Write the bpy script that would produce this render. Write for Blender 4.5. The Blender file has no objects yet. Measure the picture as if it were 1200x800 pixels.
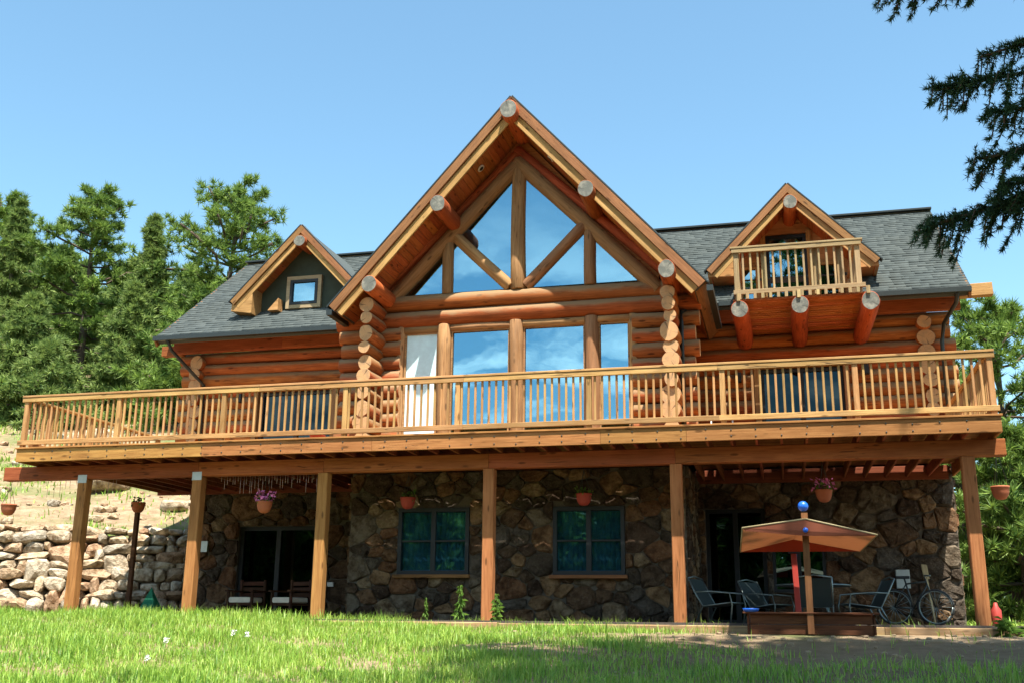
import bpy, math, random
import numpy as np
from mathutils import Matrix, Vector
R = math.radians
rnd = random.Random(7)
S = bpy.context.scene
COL = S.collection

# ------------------------------------------------------------------ camera
CAM = Vector((3.4825, -18.1773, -0.0938))
fwd = Vector((-0.24035951, 0.93536146, 0.25947303)); rgt = Vector((0.96919734, 0.24604668, 0.01084206)); up = Vector((0.05370123, -0.25408656, 0.96568949))
cd = bpy.data.cameras.new('camera'); cam = bpy.data.objects.new('camera', cd); COL.objects.link(cam)
m = Matrix((rgt, up, -fwd)).transposed().to_4x4(); m.translation = CAM
cam.matrix_world = m
cd.sensor_width = 36; cd.lens = 36 * 1232.88 / 1200; cd.clip_end = 6000; cd.clip_start = 0.05
S.camera = cam
# ------------------------------------------------------------------ light
SA, SB = 0.20, 0.37                     # per metre of drop the light moves -SA in x, +SB in y
to_sun = Vector((SA, -SB, 1)).normalized()
S.view_settings.view_transform = 'Standard'; S.view_settings.look = 'None'
S.view_settings.exposure = 1.52; S.view_settings.gamma = 1
w = bpy.data.worlds.new('World'); S.world = w; w.use_nodes = True
nt = w.node_tree; nt.nodes.clear()
N = lambda t: nt.nodes.new(t)
out = N('ShaderNodeOutputWorld'); bg = N('ShaderNodeBackground'); sky = N('ShaderNodeTexSky')
sky.sky_type = 'NISHITA'; sky.sun_disc = False
sky.sun_elevation = math.asin(to_sun.z); sky.sun_rotation = math.atan2(to_sun.x, to_sun.y)
sky.altitude = 300; sky.air_density = 1.0; sky.dust_density = 1.2; sky.ozone_density = 0.1
bg.inputs['Strength'].default_value = 0.093
tc = N('ShaderNodeTexCoord'); sep = N('ShaderNodeSeparateXYZ'); nt.links.new(tc.outputs['Generated'], sep.inputs[0])
def wm(op, a, b=None, clamp=False):
    n = N('ShaderNodeMath'); n.operation = op; n.use_clamp = clamp
    for i, v in enumerate((a, b)):
        if v is None: continue
        if isinstance(v, (int, float)): n.inputs[i].default_value = v
        else: nt.links.new(v, n.inputs[i])
    return n.outputs[0]
# thin fair-weather cloud in the southern sky, the one mirrored by the windows
zz = wm('ADD', wm('MAXIMUM', sep.outputs[2], 0.0), 0.16)
cx = wm('DIVIDE', sep.outputs[0], zz); cy = wm('DIVIDE', sep.outputs[1], zz)
cmb = N('ShaderNodeCombineXYZ'); nt.links.new(cx, cmb.inputs[0]); nt.links.new(cy, cmb.inputs[1])
no = N('ShaderNodeTexNoise'); no.inputs['Scale'].default_value = 2.1; no.inputs['Detail'].default_value = 7; no.inputs['Roughness'].default_value = 0.55; no.inputs['Distortion'].default_value = 0.9
nt.links.new(cmb.outputs[0], no.inputs['Vector'])
cl = wm('MULTIPLY', wm('SUBTRACT', no.outputs[0], 0.46), 7.0, True)
south = wm('MULTIPLY', wm('SUBTRACT', wm('MULTIPLY', sep.outputs[1], -1.0), 0.1), 4.0, True)
cl = wm('MULTIPLY', wm('MULTIPLY', cl, wm('MULTIPLY', wm('SUBTRACT', 0.40, sep.outputs[2]), 6.0, True)), wm('MULTIPLY', south, 0.85))
mx = N('ShaderNodeMix'); mx.data_type = 'RGBA'
tint = N('ShaderNodeMix'); tint.data_type = 'RGBA'; tint.blend_type = 'MULTIPLY'; tint.inputs[0].default_value = 1; tint.inputs[7].default_value = (0.89, 1.15, 1.09, 1)
nt.links.new(sky.outputs[0], tint.inputs[6])
nt.links.new(cl, mx.inputs[0]); nt.links.new(tint.outputs[2], mx.inputs[6]); mx.inputs[7].default_value = (13, 13.3, 13, 1)
nt.links.new(mx.outputs[2], bg.inputs['Color']); nt.links.new(bg.outputs[0], out.inputs[0])
sd = bpy.data.lights.new('sun', 'SUN'); sd.energy = 5.0; sd.angle = R(0.5); sd.color = (1.0, 0.93, 0.82)
sun = bpy.data.objects.new('sun', sd); COL.objects.link(sun)
sun.rotation_euler = to_sun.to_track_quat('Z', 'Y').to_euler(); sun.location = (10, -20, 30)

# ------------------------------------------------------------------ materials
def mat(name):
    m_ = bpy.data.materials.new(name); m_.use_nodes = True
    return m_, m_.node_tree, m_.node_tree.nodes['Principled BSDF']
class G:
    def __init__(s, t): s.t = t
    def n(s, typ, **kw):
        n_ = s.t.nodes.new(typ)
        for k, v in kw.items(): setattr(n_, k, v)
        return n_
    def l(s, a, b): s.t.links.new(a, b)
    def math(s, op, a, b=None, clamp=False):
        n_ = s.n('ShaderNodeMath', operation=op, use_clamp=clamp)
        for i, v in enumerate((a, b)):
            if v is None: continue
            if isinstance(v, (int, float)): n_.inputs[i].default_value = v
            else: s.l(v, n_.inputs[i])
        return n_.outputs[0]
    def noise(s, vec, scale, detail=4, rough=0.55, dist=0.0):
        n_ = s.n('ShaderNodeTexNoise'); n_.inputs['Scale'].default_value = scale; n_.inputs['Detail'].default_value = detail
        n_.inputs['Roughness'].default_value = rough; n_.inputs['Distortion'].default_value = dist
        if vec is not None: s.l(vec, n_.inputs['Vector'])
        return n_.outputs[0]
    def ramp(s, fac, stops, interp='LINEAR'):
        n_ = s.n('ShaderNodeValToRGB'); cr = n_.color_ramp; cr.interpolation = interp
        while len(cr.elements) < len(stops): cr.elements.new(0.5)
        for e, (p, c) in zip(cr.elements, stops):
            e.position = p; e.color = (*c, 1) if len(c) == 3 else c
        s.l(fac, n_.inputs[0]); return n_.outputs[0]
    def mix(s, fac, a, b, mode='MIX'):
        n_ = s.n('ShaderNodeMix', data_type='RGBA', blend_type=mode)
        for i, v in ((0, fac), (6, a), (7, b)):
            if isinstance(v, (int, float)): n_.inputs[i].default_value = v
            elif isinstance(v, tuple): n_.inputs[i].default_value = (*v, 1)
            else: s.l(v, n_.inputs[i])
        return n_.outputs[2]
    def coords(s, scale=(1, 1, 1), shift=True):
        tcn = s.n('ShaderNodeTexCoord'); mp = s.n('ShaderNodeMapping'); mp.inputs['Scale'].default_value = scale
        if shift:
            oi = s.n('ShaderNodeObjectInfo'); ad = s.n('ShaderNodeVectorMath', operation='ADD')
            s.l(tcn.outputs['Object'], ad.inputs[0])
            cb = s.n('ShaderNodeCombineXYZ')
            for i, k in enumerate((37., 53., 71.)): s.l(s.math('MULTIPLY', oi.outputs['Random'], k), cb.inputs[i])
            s.l(cb.outputs[0], ad.inputs[1]); s.l(ad.outputs[0], mp.inputs['Vector'])
        else: s.l(tcn.outputs['Object'], mp.inputs['Vector'])
        return mp.outputs[0]
    def bump(s, h, strength, dist, bsdf):
        b = s.n('ShaderNodeBump'); b.inputs['Strength'].default_value = strength; b.inputs['Distance'].default_value = dist
        s.l(h, b.inputs['Height']); s.l(b.outputs[0], bsdf.inputs['Normal'])
def wood(name, dark, light, weather=None, wamt=0.0, rough=0.55, var=0.5, topgrey=None):
    dark = tuple(c * 0.74 for c in dark); light = tuple(c * 0.74 for c in light)
    weather = tuple(c * 0.74 for c in weather) if weather else None; topgrey = tuple(c * 0.72 for c in topgrey) if topgrey else None
    m_, t, b = mat(name); g = G(t)
    grain = g.noise(g.coords((0.7, 14, 14)), 3.0, 6, 0.6, 0.4)
    col = g.ramp(grain, [(0.28, tuple(c * 0.8 for c in dark)), (0.5, tuple((a + b_) / 2 for a, b_ in zip(dark, light))), (0.72, light)])
    oi = g.n('ShaderNodeObjectInfo')
    hv = g.n('ShaderNodeHueSaturation')
    g.l(g.math('ADD', g.math('MULTIPLY', oi.outputs['Random'], 0.024), 0.488), hv.inputs['Hue'])
    g.l(g.math('ADD', g.math('MULTIPLY', g.math('FRACT', g.math('MULTIPLY', oi.outputs['Random'], 17.3)), var), 1.0 - var / 2), hv.inputs['Value'])
    g.l(col, hv.inputs['Color']); col = hv.outputs[0]
    blot = g.noise(g.coords((0.5, 2, 2)), 2.2, 5, 0.6)                       # blotchy stain and sun-bleached streaks
    col = g.mix(g.math('MULTIPLY', g.math('SUBTRACT', blot, 0.42, True), 2.2, True), col, tuple(c * 0.62 for c in dark))
    vo = g.n('ShaderNodeTexVoronoi'); vo.inputs['Scale'].default_value = 1.0; g.l(g.coords((2.1, 7, 7)), vo.inputs['Vector'])
    knot = g.math('MULTIPLY', g.math('SUBTRACT', 0.19, vo.outputs['Distance']), 12, True)
    col = g.mix(g.math('MULTIPLY', knot, 0.75), col, tuple(c * 0.25 for c in dark))
    crack = g.noise(g.coords((0.35, 9, 9)), 2.0, 2, 0.4, 0.2)
    ck = g.math('MULTIPLY', g.math('SUBTRACT', 0.016, g.math('ABSOLUTE', g.math('SUBTRACT', crack, 0.5))), 90, True)
    ckm = g.math('MULTIPLY', ck, g.math('MULTIPLY', g.math('SUBTRACT', g.noise(g.coords((0.5, 1.5, 1.5)), 1.3, 2), 0.5), 6, True))
    col = g.mix(g.math('MULTIPLY', ckm, 0.85), col, tuple(c * 0.15 for c in dark))
    if topgrey:
        ge = g.n('ShaderNodeNewGeometry'); sp = g.n('ShaderNodeSeparateXYZ'); g.l(ge.outputs['Normal'], sp.inputs[0])
        tn = g.math('ADD', sp.outputs[2], g.math('MULTIPLY', g.math('SUBTRACT', g.noise(g.coords((1, 3, 3)), 3, 4), 0.5), 1.0))
        f = g.math('MULTIPLY', g.math('SUBTRACT', tn, -0.05), 2.4, True)
        col = g.mix(g.math('MULTIPLY', f, 0.8), col, topgrey)
    if weather:
        f = g.math('MULTIPLY', g.math('SUBTRACT', g.noise(g.coords((0.8, 5, 5)), 3.1, 5, 0.65), 0.5 - 0.25 * wamt), 3.0, True)
        col = g.mix(g.math('MULTIPLY', f, wamt), col, weather)
    g.l(col, b.inputs['Base Color']); b.inputs['Roughness'].default_value = max(rough, .72); b.inputs['Specular IOR Level'].default_value = 0.16
    g.bump(g.math('ADD', grain, g.math('MULTIPLY', ckm, -1.5)), 0.45, 0.006, b)
    return m_
def endgrain(name, c1, c2, grey, gamt):
    m_, t, b = mat(name); g = G(t)
    co = g.coords((0, 1, 1), False)
    ln = g.n('ShaderNodeVectorMath', operation='LENGTH'); g.l(co, ln.inputs[0])
    wob = g.noise(g.coords((0, 9, 9)), 1, 3)
    rings = g.math('SINE', g.math('MULTIPLY', g.math('ADD', ln.outputs['Value'], g.math('MULTIPLY', wob, 0.03)), 420))
    col = g.mix(g.math('ADD', g.math('MULTIPLY', rings, 0.35), 0.5), c1, c2)
    gn = g.math('MULTIPLY', g.math('SUBTRACT', g.noise(g.coords((0, 7, 7)), 1, 5, 0.65), 0.62 - 0.45 * gamt), 4, True)
    col = g.mix(gn, col, grey)
    sx = g.n('ShaderNodeSeparateXYZ'); g.l(co, sx.inputs[0]); oi = g.n('ShaderNodeObjectInfo')
    ang = g.math('ADD', g.math('ARCTAN2', sx.outputs[1], sx.outputs[2]), g.math('MULTIPLY', wob, 0.5))
    for k_, ph, wd2 in ((0.5, 6.3, 0.035), (1.5, 19.0, 0.028)):
        sn = g.math('ABSOLUTE', g.math('SINE', g.math('ADD', g.math('MULTIPLY', ang, k_), g.math('MULTIPLY', oi.outputs['Random'], ph))))
        ln_ = g.math('MULTIPLY', g.math('SUBTRACT', wd2, g.math('MULTIPLY', sn, 0.35 + k_ * 0.2)), 40, True)
        col = g.mix(g.math('MULTIPLY', ln_, 0.8), col, tuple(c * 0.22 for c in c1))
    g.l(col, b.inputs['Base Color']); b.inputs['Roughness'].default_value = 0.8
    g.bump(rings, 0.2, 0.003, b)
    return m_
def flat(name, c, rough=0.6, metal=0.0, nscale=6, namt=0.25, bump=0.0):
    m_, t, b = mat(name); g = G(t)
    n1 = g.noise(g.coords(), nscale, 5, 0.6)
    col = g.mix(n1, tuple(x * (1 - namt) for x in c), tuple(min(1, x * (1 + namt)) for x in c))
    g.l(col, b.inputs['Base Color']); b.inputs['Roughness'].default_value = rough; b.inputs['Metallic'].default_value = metal
    if bump: g.bump(n1, bump, 0.01, b)
    return m_
def stone(name, stops, sc=0.62):
    m_, t, b = mat(name); g = G(t)
    oi = g.n('ShaderNodeObjectInfo'); ge = g.n('ShaderNodeNewGeometry')
    f = g.math('FRACT', g.math('ADD', g.math('MULTIPLY', oi.outputs['Random'], 7.31), g.math('MULTIPLY', ge.outputs['Random Per Island'], 5.7)))
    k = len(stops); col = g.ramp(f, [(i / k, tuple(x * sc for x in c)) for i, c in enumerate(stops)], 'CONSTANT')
    co = g.coords()
    n1 = g.noise(co, 5, 7, 0.65); n2 = g.noise(co, 17, 5, 0.7)
    col = g.mix(g.math('MULTIPLY', g.math('SUBTRACT', n1, 0.40), 4, True), col, (0.30, 0.24, 0.18), 'MULTIPLY')
    col = g.mix(g.math('MULTIPLY', g.math('SUBTRACT', n2, 0.55), 3, True), col, tuple(x * sc for x in (0.40, 0.32, 0.22)))
    g.l(col, b.inputs['Base Color']); b.inputs['Roughness'].default_value = 0.9; b.inputs['Specular IOR Level'].default_value = 0.2
    g.bump(g.math('ADD', n1, g.math('MULTIPLY', n2, 0.6)), 1.0, 0.09, b)
    return m_
def leaf(name, c1, c2, trans=0.35, isl=True, nscale=0.6):
    m_, t, b = mat(name); g = G(t)
    ge = g.n('ShaderNodeNewGeometry')
    f = g.math('ADD', g.math('MULTIPLY', ge.outputs['Random Per Island'], 0.5), g.math('MULTIPLY', g.noise(g.coords(), nscale, 3), 0.55))
    col = g.ramp(f, [(0.2, c1), (0.8, c2)])
    g.l(col, b.inputs['Base Color']); b.inputs['Roughness'].default_value = 0.55; b.inputs['Specular IOR Level'].default_value = 0.25
    tr = g.n('ShaderNodeBsdfTranslucent'); g.l(col, tr.inputs[0])
    ms = g.n('ShaderNodeMixShader'); ms.inputs[0].default_value = trans
    o_ = [n_ for n_ in t.nodes if n_.type == 'OUTPUT_MATERIAL'][0]
    g.l(b.outputs[0], ms.inputs[1]); g.l(tr.outputs[0], ms.inputs[2]); g.l(ms.outputs[0], o_.inputs[0])
    return m_
def glass(name, refl, rt, tt):
    m_, t, b = mat(name); g = G(t); t.nodes.remove(b)
    gl = g.n('ShaderNodeBsdfGlossy'); gl.inputs['Roughness'].default_value = 0.012; gl.inputs['Color'].default_value = (*rt, 1)
    tr = g.n('ShaderNodeBsdfTransparent'); tr.inputs[0].default_value = (*tt, 1)
    bn = g.n('ShaderNodeBump'); bn.inputs['Strength'].default_value = 0.05; bn.inputs['Distance'].default_value = 0.02
    g.l(g.noise(g.coords(), 1.6, 2), bn.inputs['Height']); g.l(bn.outputs[0], gl.inputs['Normal'])
    ms = g.n('ShaderNodeMixShader'); ms.inputs[0].default_value = refl
    o_ = [n_ for n_ in t.nodes if n_.type == 'OUTPUT_MATERIAL'][0]
    g.l(tr.outputs[0], ms.inputs[1]); g.l(gl.outputs[0], ms.inputs[2]); g.l(ms.outputs[0], o_.inputs[0])
    return m_

LOG = wood('log_wood', (0.30, 0.072, 0.017), (0.58, 0.180, 0.048), topgrey=(0.34, 0.235, 0.125), rough=0.72)
LOGP = wood('window_log_wood', (0.32, 0.15, 0.06), (0.56, 0.31, 0.14), weather=(0.30, 0.21, 0.13), wamt=0.35)
PURL = wood('purlin_wood', (0.36, 0.075, 0.022), (0.55, 0.15, 0.045))
ENDW = endgrain('log_end', (0.42, 0.22, 0.09), (0.52, 0.31, 0.14), (0.30, 0.19, 0.10), 0.35)
ENDG = endgrain('weathered_log_end', (0.22, 0.21, 0.17), (0.33, 0.31, 0.25), (0.10, 0.105, 0.09), 0.75)
DECK = wood('deck_wood', (0.40, 0.165, 0.045), (0.60, 0.30, 0.10), rough=0.6)
RAILW = wood('railing_wood', (0.45, 0.225, 0.075), (0.68, 0.40, 0.165), weather=(0.42, 0.33, 0.2), wamt=0.25, rough=0.6)
BALW = wood('balcony_wood', (0.40, 0.27, 0.12), (0.62, 0.45, 0.23), weather=(0.36, 0.30, 0.2), wamt=0.5, rough=0.65)
BEAM = wood('beam_wood', (0.36, 0.10, 0.030), (0.52, 0.18, 0.06), rough=0.6)
POSTW = wood('post_wood', (0.40, 0.16, 0.05), (0.58, 0.28, 0.10), rough=0.6, var=0.15)
JOIST = wood('joist_wood', (0.28, 0.075, 0.032), (0.38, 0.125, 0.052), rough=0.7)
FAS1 = wood('fascia_upper_wood', (0.25, 0.115, 0.045), (0.38, 0.19, 0.075), rough=0.6, var=0.15)
FAS2 = wood('fascia_lower_wood', (0.48, 0.255, 0.085), (0.66, 0.40, 0.16), rough=0.6, var=0.15)
SOFF = wood('soffit_wood', (0.40, 0.115, 0.032), (0.56, 0.19, 0.06), rough=0.5, var=0.3)
PALEW = wood('dormer_board_wood', (0.50, 0.235, 0.075), (0.66, 0.35, 0.12), rough=0.6, var=0.15)
TRIMC = wood('cream_trim', (0.46, 0.35, 0.19), (0.60, 0.48, 0.29), rough=0.6, var=0.1)
SAND_W = wood('sandbox_wood', (0.10, 0.035, 0.018), (0.18, 0.07, 0.03), rough=0.5)
SAND_P = wood('sandbox_pole_wood', (0.22, 0.085, 0.04), (0.32, 0.14, 0.06), rough=0.5)
CHAIRW = wood('dark_chair_wood', (0.055, 0.022, 0.012), (0.12, 0.05, 0.025), rough=0.4)
EDGE = wood('edging_wood', (0.36, 0.20, 0.095), (0.58, 0.38, 0.20), weather=(0.40, 0.34, 0.26), wamt=0.4, rough=0.85)
INT = wood('interior_wood', (0.20, 0.09, 0.04), (0.30, 0.15, 0.07), rough=0.6)
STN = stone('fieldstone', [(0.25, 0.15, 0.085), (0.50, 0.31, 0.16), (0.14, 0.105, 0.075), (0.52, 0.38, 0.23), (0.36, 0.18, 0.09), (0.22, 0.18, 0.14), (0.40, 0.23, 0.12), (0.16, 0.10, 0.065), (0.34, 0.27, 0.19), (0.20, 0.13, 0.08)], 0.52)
STN2 = stone('boulder', [(0.48, 0.40, 0.29), (0.44, 0.32, 0.21), (0.55, 0.48, 0.37), (0.46, 0.31, 0.20), (0.44, 0.39, 0.31), (0.52, 0.41, 0.28)], 1.15)
MORT = flat('mortar', (0.11, 0.092, 0.07), 0.95, nscale=14, namt=0.4, bump=0.6)
SIDING = flat('moss_siding', (0.035, 0.046, 0.030), 0.9, nscale=3.5, namt=0.55, bump=0.4)
def shingle_mat():
    m_, t, b = mat('shingles'); g = G(t); ge = g.n('ShaderNodeNewGeometry'); co = g.coords((1, 1, 1), False)
    col = g.ramp(ge.outputs['Random Per Island'], [(0.0, (0.036, 0.047, 0.050)), (0.5, (0.060, 0.074, 0.076)), (1.0, (0.092, 0.108, 0.107))])
    col = g.mix(g.math('MULTIPLY', g.math('SUBTRACT', g.noise(co, 0.7, 4), 0.4), 1.6, True), col, (0.058, 0.062, 0.052))
    n2 = g.noise(co, 90, 3, 0.7); col = g.mix(0.5, col, g.mix(n2, (0.028, 0.036, 0.036), (0.11, 0.128, 0.125)))
    g.l(col, b.inputs['Base Color']); b.inputs['Roughness'].default_value = 0.95; b.inputs['Specular IOR Level'].default_value = 0.15
    g.bump(n2, 0.5, 0.004, b); return m_
SHG = shingle_mat()
DARKM = flat('dark_metal', (0.022, 0.030, 0.030), 0.45, 0.3)
BLK = flat('black_frame', (0.007, 0.010, 0.013), 0.6)
GREYM = flat('galvanised', (0.42, 0.46, 0.45), 0.45, 0.7)
CHROME = flat('tube_metal', (0.20, 0.25, 0.25), 0.35, 0.7)
SLING = flat('sling_mesh', (0.025, 0.042, 0.044), 0.8, nscale=60)
GLS = glass('window_glass', 0.34, (0.42, 0.80, 1.0), (0.30, 0.40, 0.44))
GLS3 = glass('clear_dark_glass', 0.13, (0.30, 0.72, 1.0), (0.70, 0.80, 0.82))
TEAL = flat('teal_drape', (0.022, 0.10, 0.17), 0.8, nscale=5, namt=0.6)
GLS4 = glass('shaded_glass', 0.028, (0.5, 0.85, 1.0), (0.05, 0.08, 0.09))
CLOUD_PANE = flat('painted_cloud_pane', (0.56, 0.76, 0.82), 0.25)  # white cloud reflection of the left bay pane, painted as base colour
GLS2 = glass('dark_glass', 0.17, (0.4, 0.82, 1.0), (0.10, 0.15, 0.17))
CURT = flat('curtain', (0.62, 0.66, 0.70), 0.9)
TERRA = flat('terracotta', (0.36, 0.105, 0.045), 0.8)
REDP = flat('red_pot', (0.36, 0.045, 0.028), 0.7)
PINK = flat('pink_petals', (0.62, 0.16, 0.42), 0.6)
WHITE = flat('white_plastic', (0.75, 0.75, 0.72), 0.5)
CUSH = flat('cream_cushion', (0.72, 0.64, 0.52), 0.9)
BLUE = flat('blue_plastic', (0.01, 0.11, 0.55), 0.35)
REDM = flat('red_paint', (0.34, 0.03, 0.02), 0.6)
def fabric(name, c, tr):
    m_, t, b = mat(name); g = G(t)
    n1 = g.noise(g.coords(), 9, 4); col = g.mix(n1, tuple(x * 0.85 for x in c), c)
    g.l(col, b.inputs['Base Color']); b.inputs['Roughness'].default_value = 0.9
    tl = g.n('ShaderNodeBsdfTranslucent'); g.l(col, tl.inputs[0]); ms = g.n('ShaderNodeMixShader'); ms.inputs[0].default_value = tr
    o_ = [n_ for n_ in t.nodes if n_.type == 'OUTPUT_MATERIAL'][0]
    g.l(b.outputs[0], ms.inputs[1]); g.l(tl.outputs[0], ms.inputs[2]); g.l(ms.outputs[0], o_.inputs[0]); return m_
FAB_B = fabric('brown_canvas', (0.30, 0.085, 0.042), 0.12)
FAB_C = fabric('cream_canvas', (0.55, 0.32, 0.19), 0.45)
FAB_R = fabric('red_canvas', (0.62, 0.11, 0.06), 0.5)
TARP = fabric('green_canvas', (0.02, 0.22, 0.11), 0.2)
BARK = flat('bark', (0.085, 0.060, 0.042), 0.95, nscale=9, namt=0.5, bump=0.8)
PINE = leaf('pine_needles', (0.040, 0.100, 0.024), (0.225, 0.330, 0.060), 0.35, nscale=0.5)
FIR = leaf('fir_needles', (0.050, 0.110, 0.030), (0.255, 0.335, 0.085), 0.35, nscale=0.5)
SPRUCE = leaf('spruce_needles', (0.010, 0.036, 0.018), (0.040, 0.095, 0.034), 0.2, nscale=2)
BROAD = leaf('leaves', (0.040, 0.105, 0.018), (0.17, 0.29, 0.05), 0.4)
def grass_mat():
    m_, t, b = mat('grass_blades'); g = G(t); ge = g.n('ShaderNodeNewGeometry'); co = g.coords((1, 1, 1), False)
    f = g.math('ADD', g.math('MULTIPLY', ge.outputs['Random Per Island'], 0.55), g.math('MULTIPLY', g.noise(co, 0.8, 4), 0.5))
    col = g.ramp(f, [(0.20, (0.075, 0.200, 0.020)), (0.46, (0.22, 0.390, 0.045)), (0.76, (0.34, 0.47, 0.075)), (0.96, (0.48, 0.46, 0.20))])
    g.l(col, b.inputs['Base Color']); b.inputs['Roughness'].default_value = 0.5
    tl = g.n('ShaderNodeBsdfTranslucent'); g.l(col, tl.inputs[0]); ms = g.n('ShaderNodeMixShader'); ms.inputs[0].default_value = 0.4
    o_ = [n_ for n_ in t.nodes if n_.type == 'OUTPUT_MATERIAL'][0]
    g.l(b.outputs[0], ms.inputs[1]); g.l(tl.outputs[0], ms.inputs[2]); g.l(ms.outputs[0], o_.inputs[0]); return m_
GRASS = grass_mat()
def ground_mat():
    m_, t, b = mat('sandy_ground'); g = G(t); co = g.coords((1, 1, 1), False)
    n1 = g.noise(co, 0.35, 6, 0.6); n2 = g.noise(co, 4, 6, 0.7); n3 = g.noise(co, 26, 4, 0.7)
    col = g.ramp(n2, [(0.3, (0.15, 0.10, 0.06)), (0.55, (0.27, 0.20, 0.125)), (0.75, (0.34, 0.27, 0.18))])
    col = g.mix(g.math('MULTIPLY', g.math('SUBTRACT', n3, 0.58), 4, True), col, (0.38, 0.33, 0.26))
    col = g.mix(g.math('MULTIPLY', g.math('SUBTRACT', n1, 0.50), 5, True), col, (0.085, 0.13, 0.035))
    # tree shade on the right bank deepened in the soil colour, pale sand elsewhere
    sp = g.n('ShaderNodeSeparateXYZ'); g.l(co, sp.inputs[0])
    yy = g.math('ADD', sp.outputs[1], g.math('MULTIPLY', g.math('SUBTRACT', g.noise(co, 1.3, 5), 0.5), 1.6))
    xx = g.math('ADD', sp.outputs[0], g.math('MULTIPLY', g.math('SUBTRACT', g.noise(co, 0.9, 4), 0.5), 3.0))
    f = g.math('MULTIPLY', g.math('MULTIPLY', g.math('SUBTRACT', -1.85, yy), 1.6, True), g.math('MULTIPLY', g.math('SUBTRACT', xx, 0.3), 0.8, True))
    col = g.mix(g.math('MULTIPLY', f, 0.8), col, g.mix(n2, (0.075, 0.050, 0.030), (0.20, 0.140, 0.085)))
    g.l(col, b.inputs['Base Color']); b.inputs['Roughness'].default_value = 0.95; b.inputs['Specular IOR Level'].default_value = 0.15
    g.bump(g.math('ADD', n2, g.math('MULTIPLY', n3, 0.6)), 0.8, 0.06, b); return m_
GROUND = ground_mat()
CLOD = flat('dry_clods', (0.24, 0.175, 0.11), 0.95, nscale=8, namt=0.5, bump=0.6)
CONC = flat('patio_gravel', (0.075, 0.06, 0.05), 0.95, nscale=20, namt=0.4, bump=0.5)
STRAND = flat('string_light', (0.34, 0.24, 0.22), 0.4)
LAMPM = flat('lamp_trim', (0.60, 0.55, 0.48), 0.5)

# ------------------------------------------------------------------ helpers
WM = {}
def link(name, data, W=None, parent=None, kind=None):
    o = bpy.data.objects.new(name, data); COL.objects.link(o)
    W = W if W is not None else Matrix.Identity(4)
    if parent is not None:
        o.parent = parent; o.matrix_basis = WM[parent.name].inverted() @ W
    else: o.matrix_basis = W
    WM[o.name] = W.copy()
    if kind: o['kind'] = kind
    return o
def T(x, y, z): return Matrix.Translation((x, y, z))
def thing(name, label, cat, loc=(0, 0, 0), rz=0, group=None, data=None):
    o = link(name, data, T(*loc) @ Matrix.Rotation(rz, 4, 'Z'))
    tag(o, label, cat, group); return o
def tag(o, label, cat, group=None):
    o['label'] = label; o['category'] = cat
    if group: o['group'] = group
    return o
def mk(name, v, f, mats, smooth=False, mi=None):
    me = bpy.data.meshes.new(name); me.from_pydata([tuple(p) for p in v], [], f)
    for m_ in (mats if isinstance(mats, (list, tuple)) else [mats]): me.materials.append(m_)
    if mi: me.polygons.foreach_set('material_index', mi)
    if smooth: me.polygons.foreach_set('use_smooth', [True] * len(me.polygons))
    me.update(); return me
def big(name, v, tris, m_):
    me = bpy.data.meshes.new(name); v = np.asarray(v, dtype=np.float32); tris = np.asarray(tris, dtype=np.int32)
    me.vertices.add(len(v)); me.vertices.foreach_set('co', v.ravel())
    me.loops.add(len(tris) * 3); me.loops.foreach_set('vertex_index', tris.ravel())
    me.polygons.add(len(tris)); me.polygons.foreach_set('loop_start', np.arange(0, len(tris) * 3, 3, dtype=np.int32))
    try: me.polygons.foreach_set('loop_total', np.full(len(tris), 3, dtype=np.int32))
    except Exception: pass
    me.materials.append(m_); me.update(calc_edges=True); me.validate(); return me
BC = {}
def boxm(sx, sy, sz, m_, bev=0.006):
    key = (round(sx, 3), round(sy, 3), round(sz, 3), m_.name, bev)
    if key in BC: return BC[key]
    x, y, z = sx / 2, sy / 2, sz / 2; b = min(bev, y * 0.45, z * 0.45)
    pr = [(y - b, -z), (y, -z + b), (y, z - b), (y - b, z), (-y + b, z), (-y, z - b), (-y, -z + b), (-y + b, -z)]
    v = [(-x, p, q) for p, q in pr] + [(x, p, q) for p, q in pr]
    f = [[i, (i + 1) % 8, 8 + (i + 1) % 8, 8 + i] for i in range(8)] + [list(range(7, -1, -1)), list(range(8, 16))]
    BC[key] = mk('board', v, f, m_); return BC[key]
def frame_m(p0, p1, upv=(0, 0, 1)):
    p0 = Vector(p0); p1 = Vector(p1); x = (p1 - p0).normalized(); u = Vector(upv)
    if abs(x.dot(u)) > 0.99: u = Vector((0, 1, 0))
    y = u.cross(x).normalized(); z = x.cross(y)
    M = Matrix((x, y, z)).transposed().to_4x4(); M.translation = (p0 + p1) / 2
    return M, (p1 - p0).length
def beam(name, p0, p1, wy, hz, m_, parent, upv=(0, 0, 1), bev=0.006, roll=0):
    M, L = frame_m(p0, p1, upv)
    if roll: M = M @ Matrix.Rotation(roll, 4, 'X')
    return link(name, boxm(L, wy, hz, m_, bev), M, parent)
def box(name, c, s, m_, parent, rz=0, bev=0.006):
    M = T(*c) @ Matrix.Rotation(rz, 4, 'Z'); a, b, d = s                 # the grain runs along the longest side
    if d > a and d >= b: M = M @ Matrix.Rotation(R(-90), 4, 'Y'); s = (d, b, a)
    elif b > a: M = M @ Matrix.Rotation(R(90), 4, 'Z'); s = (b, a, d)
    return link(name, boxm(*s, m_, bev), M, parent)
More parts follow.
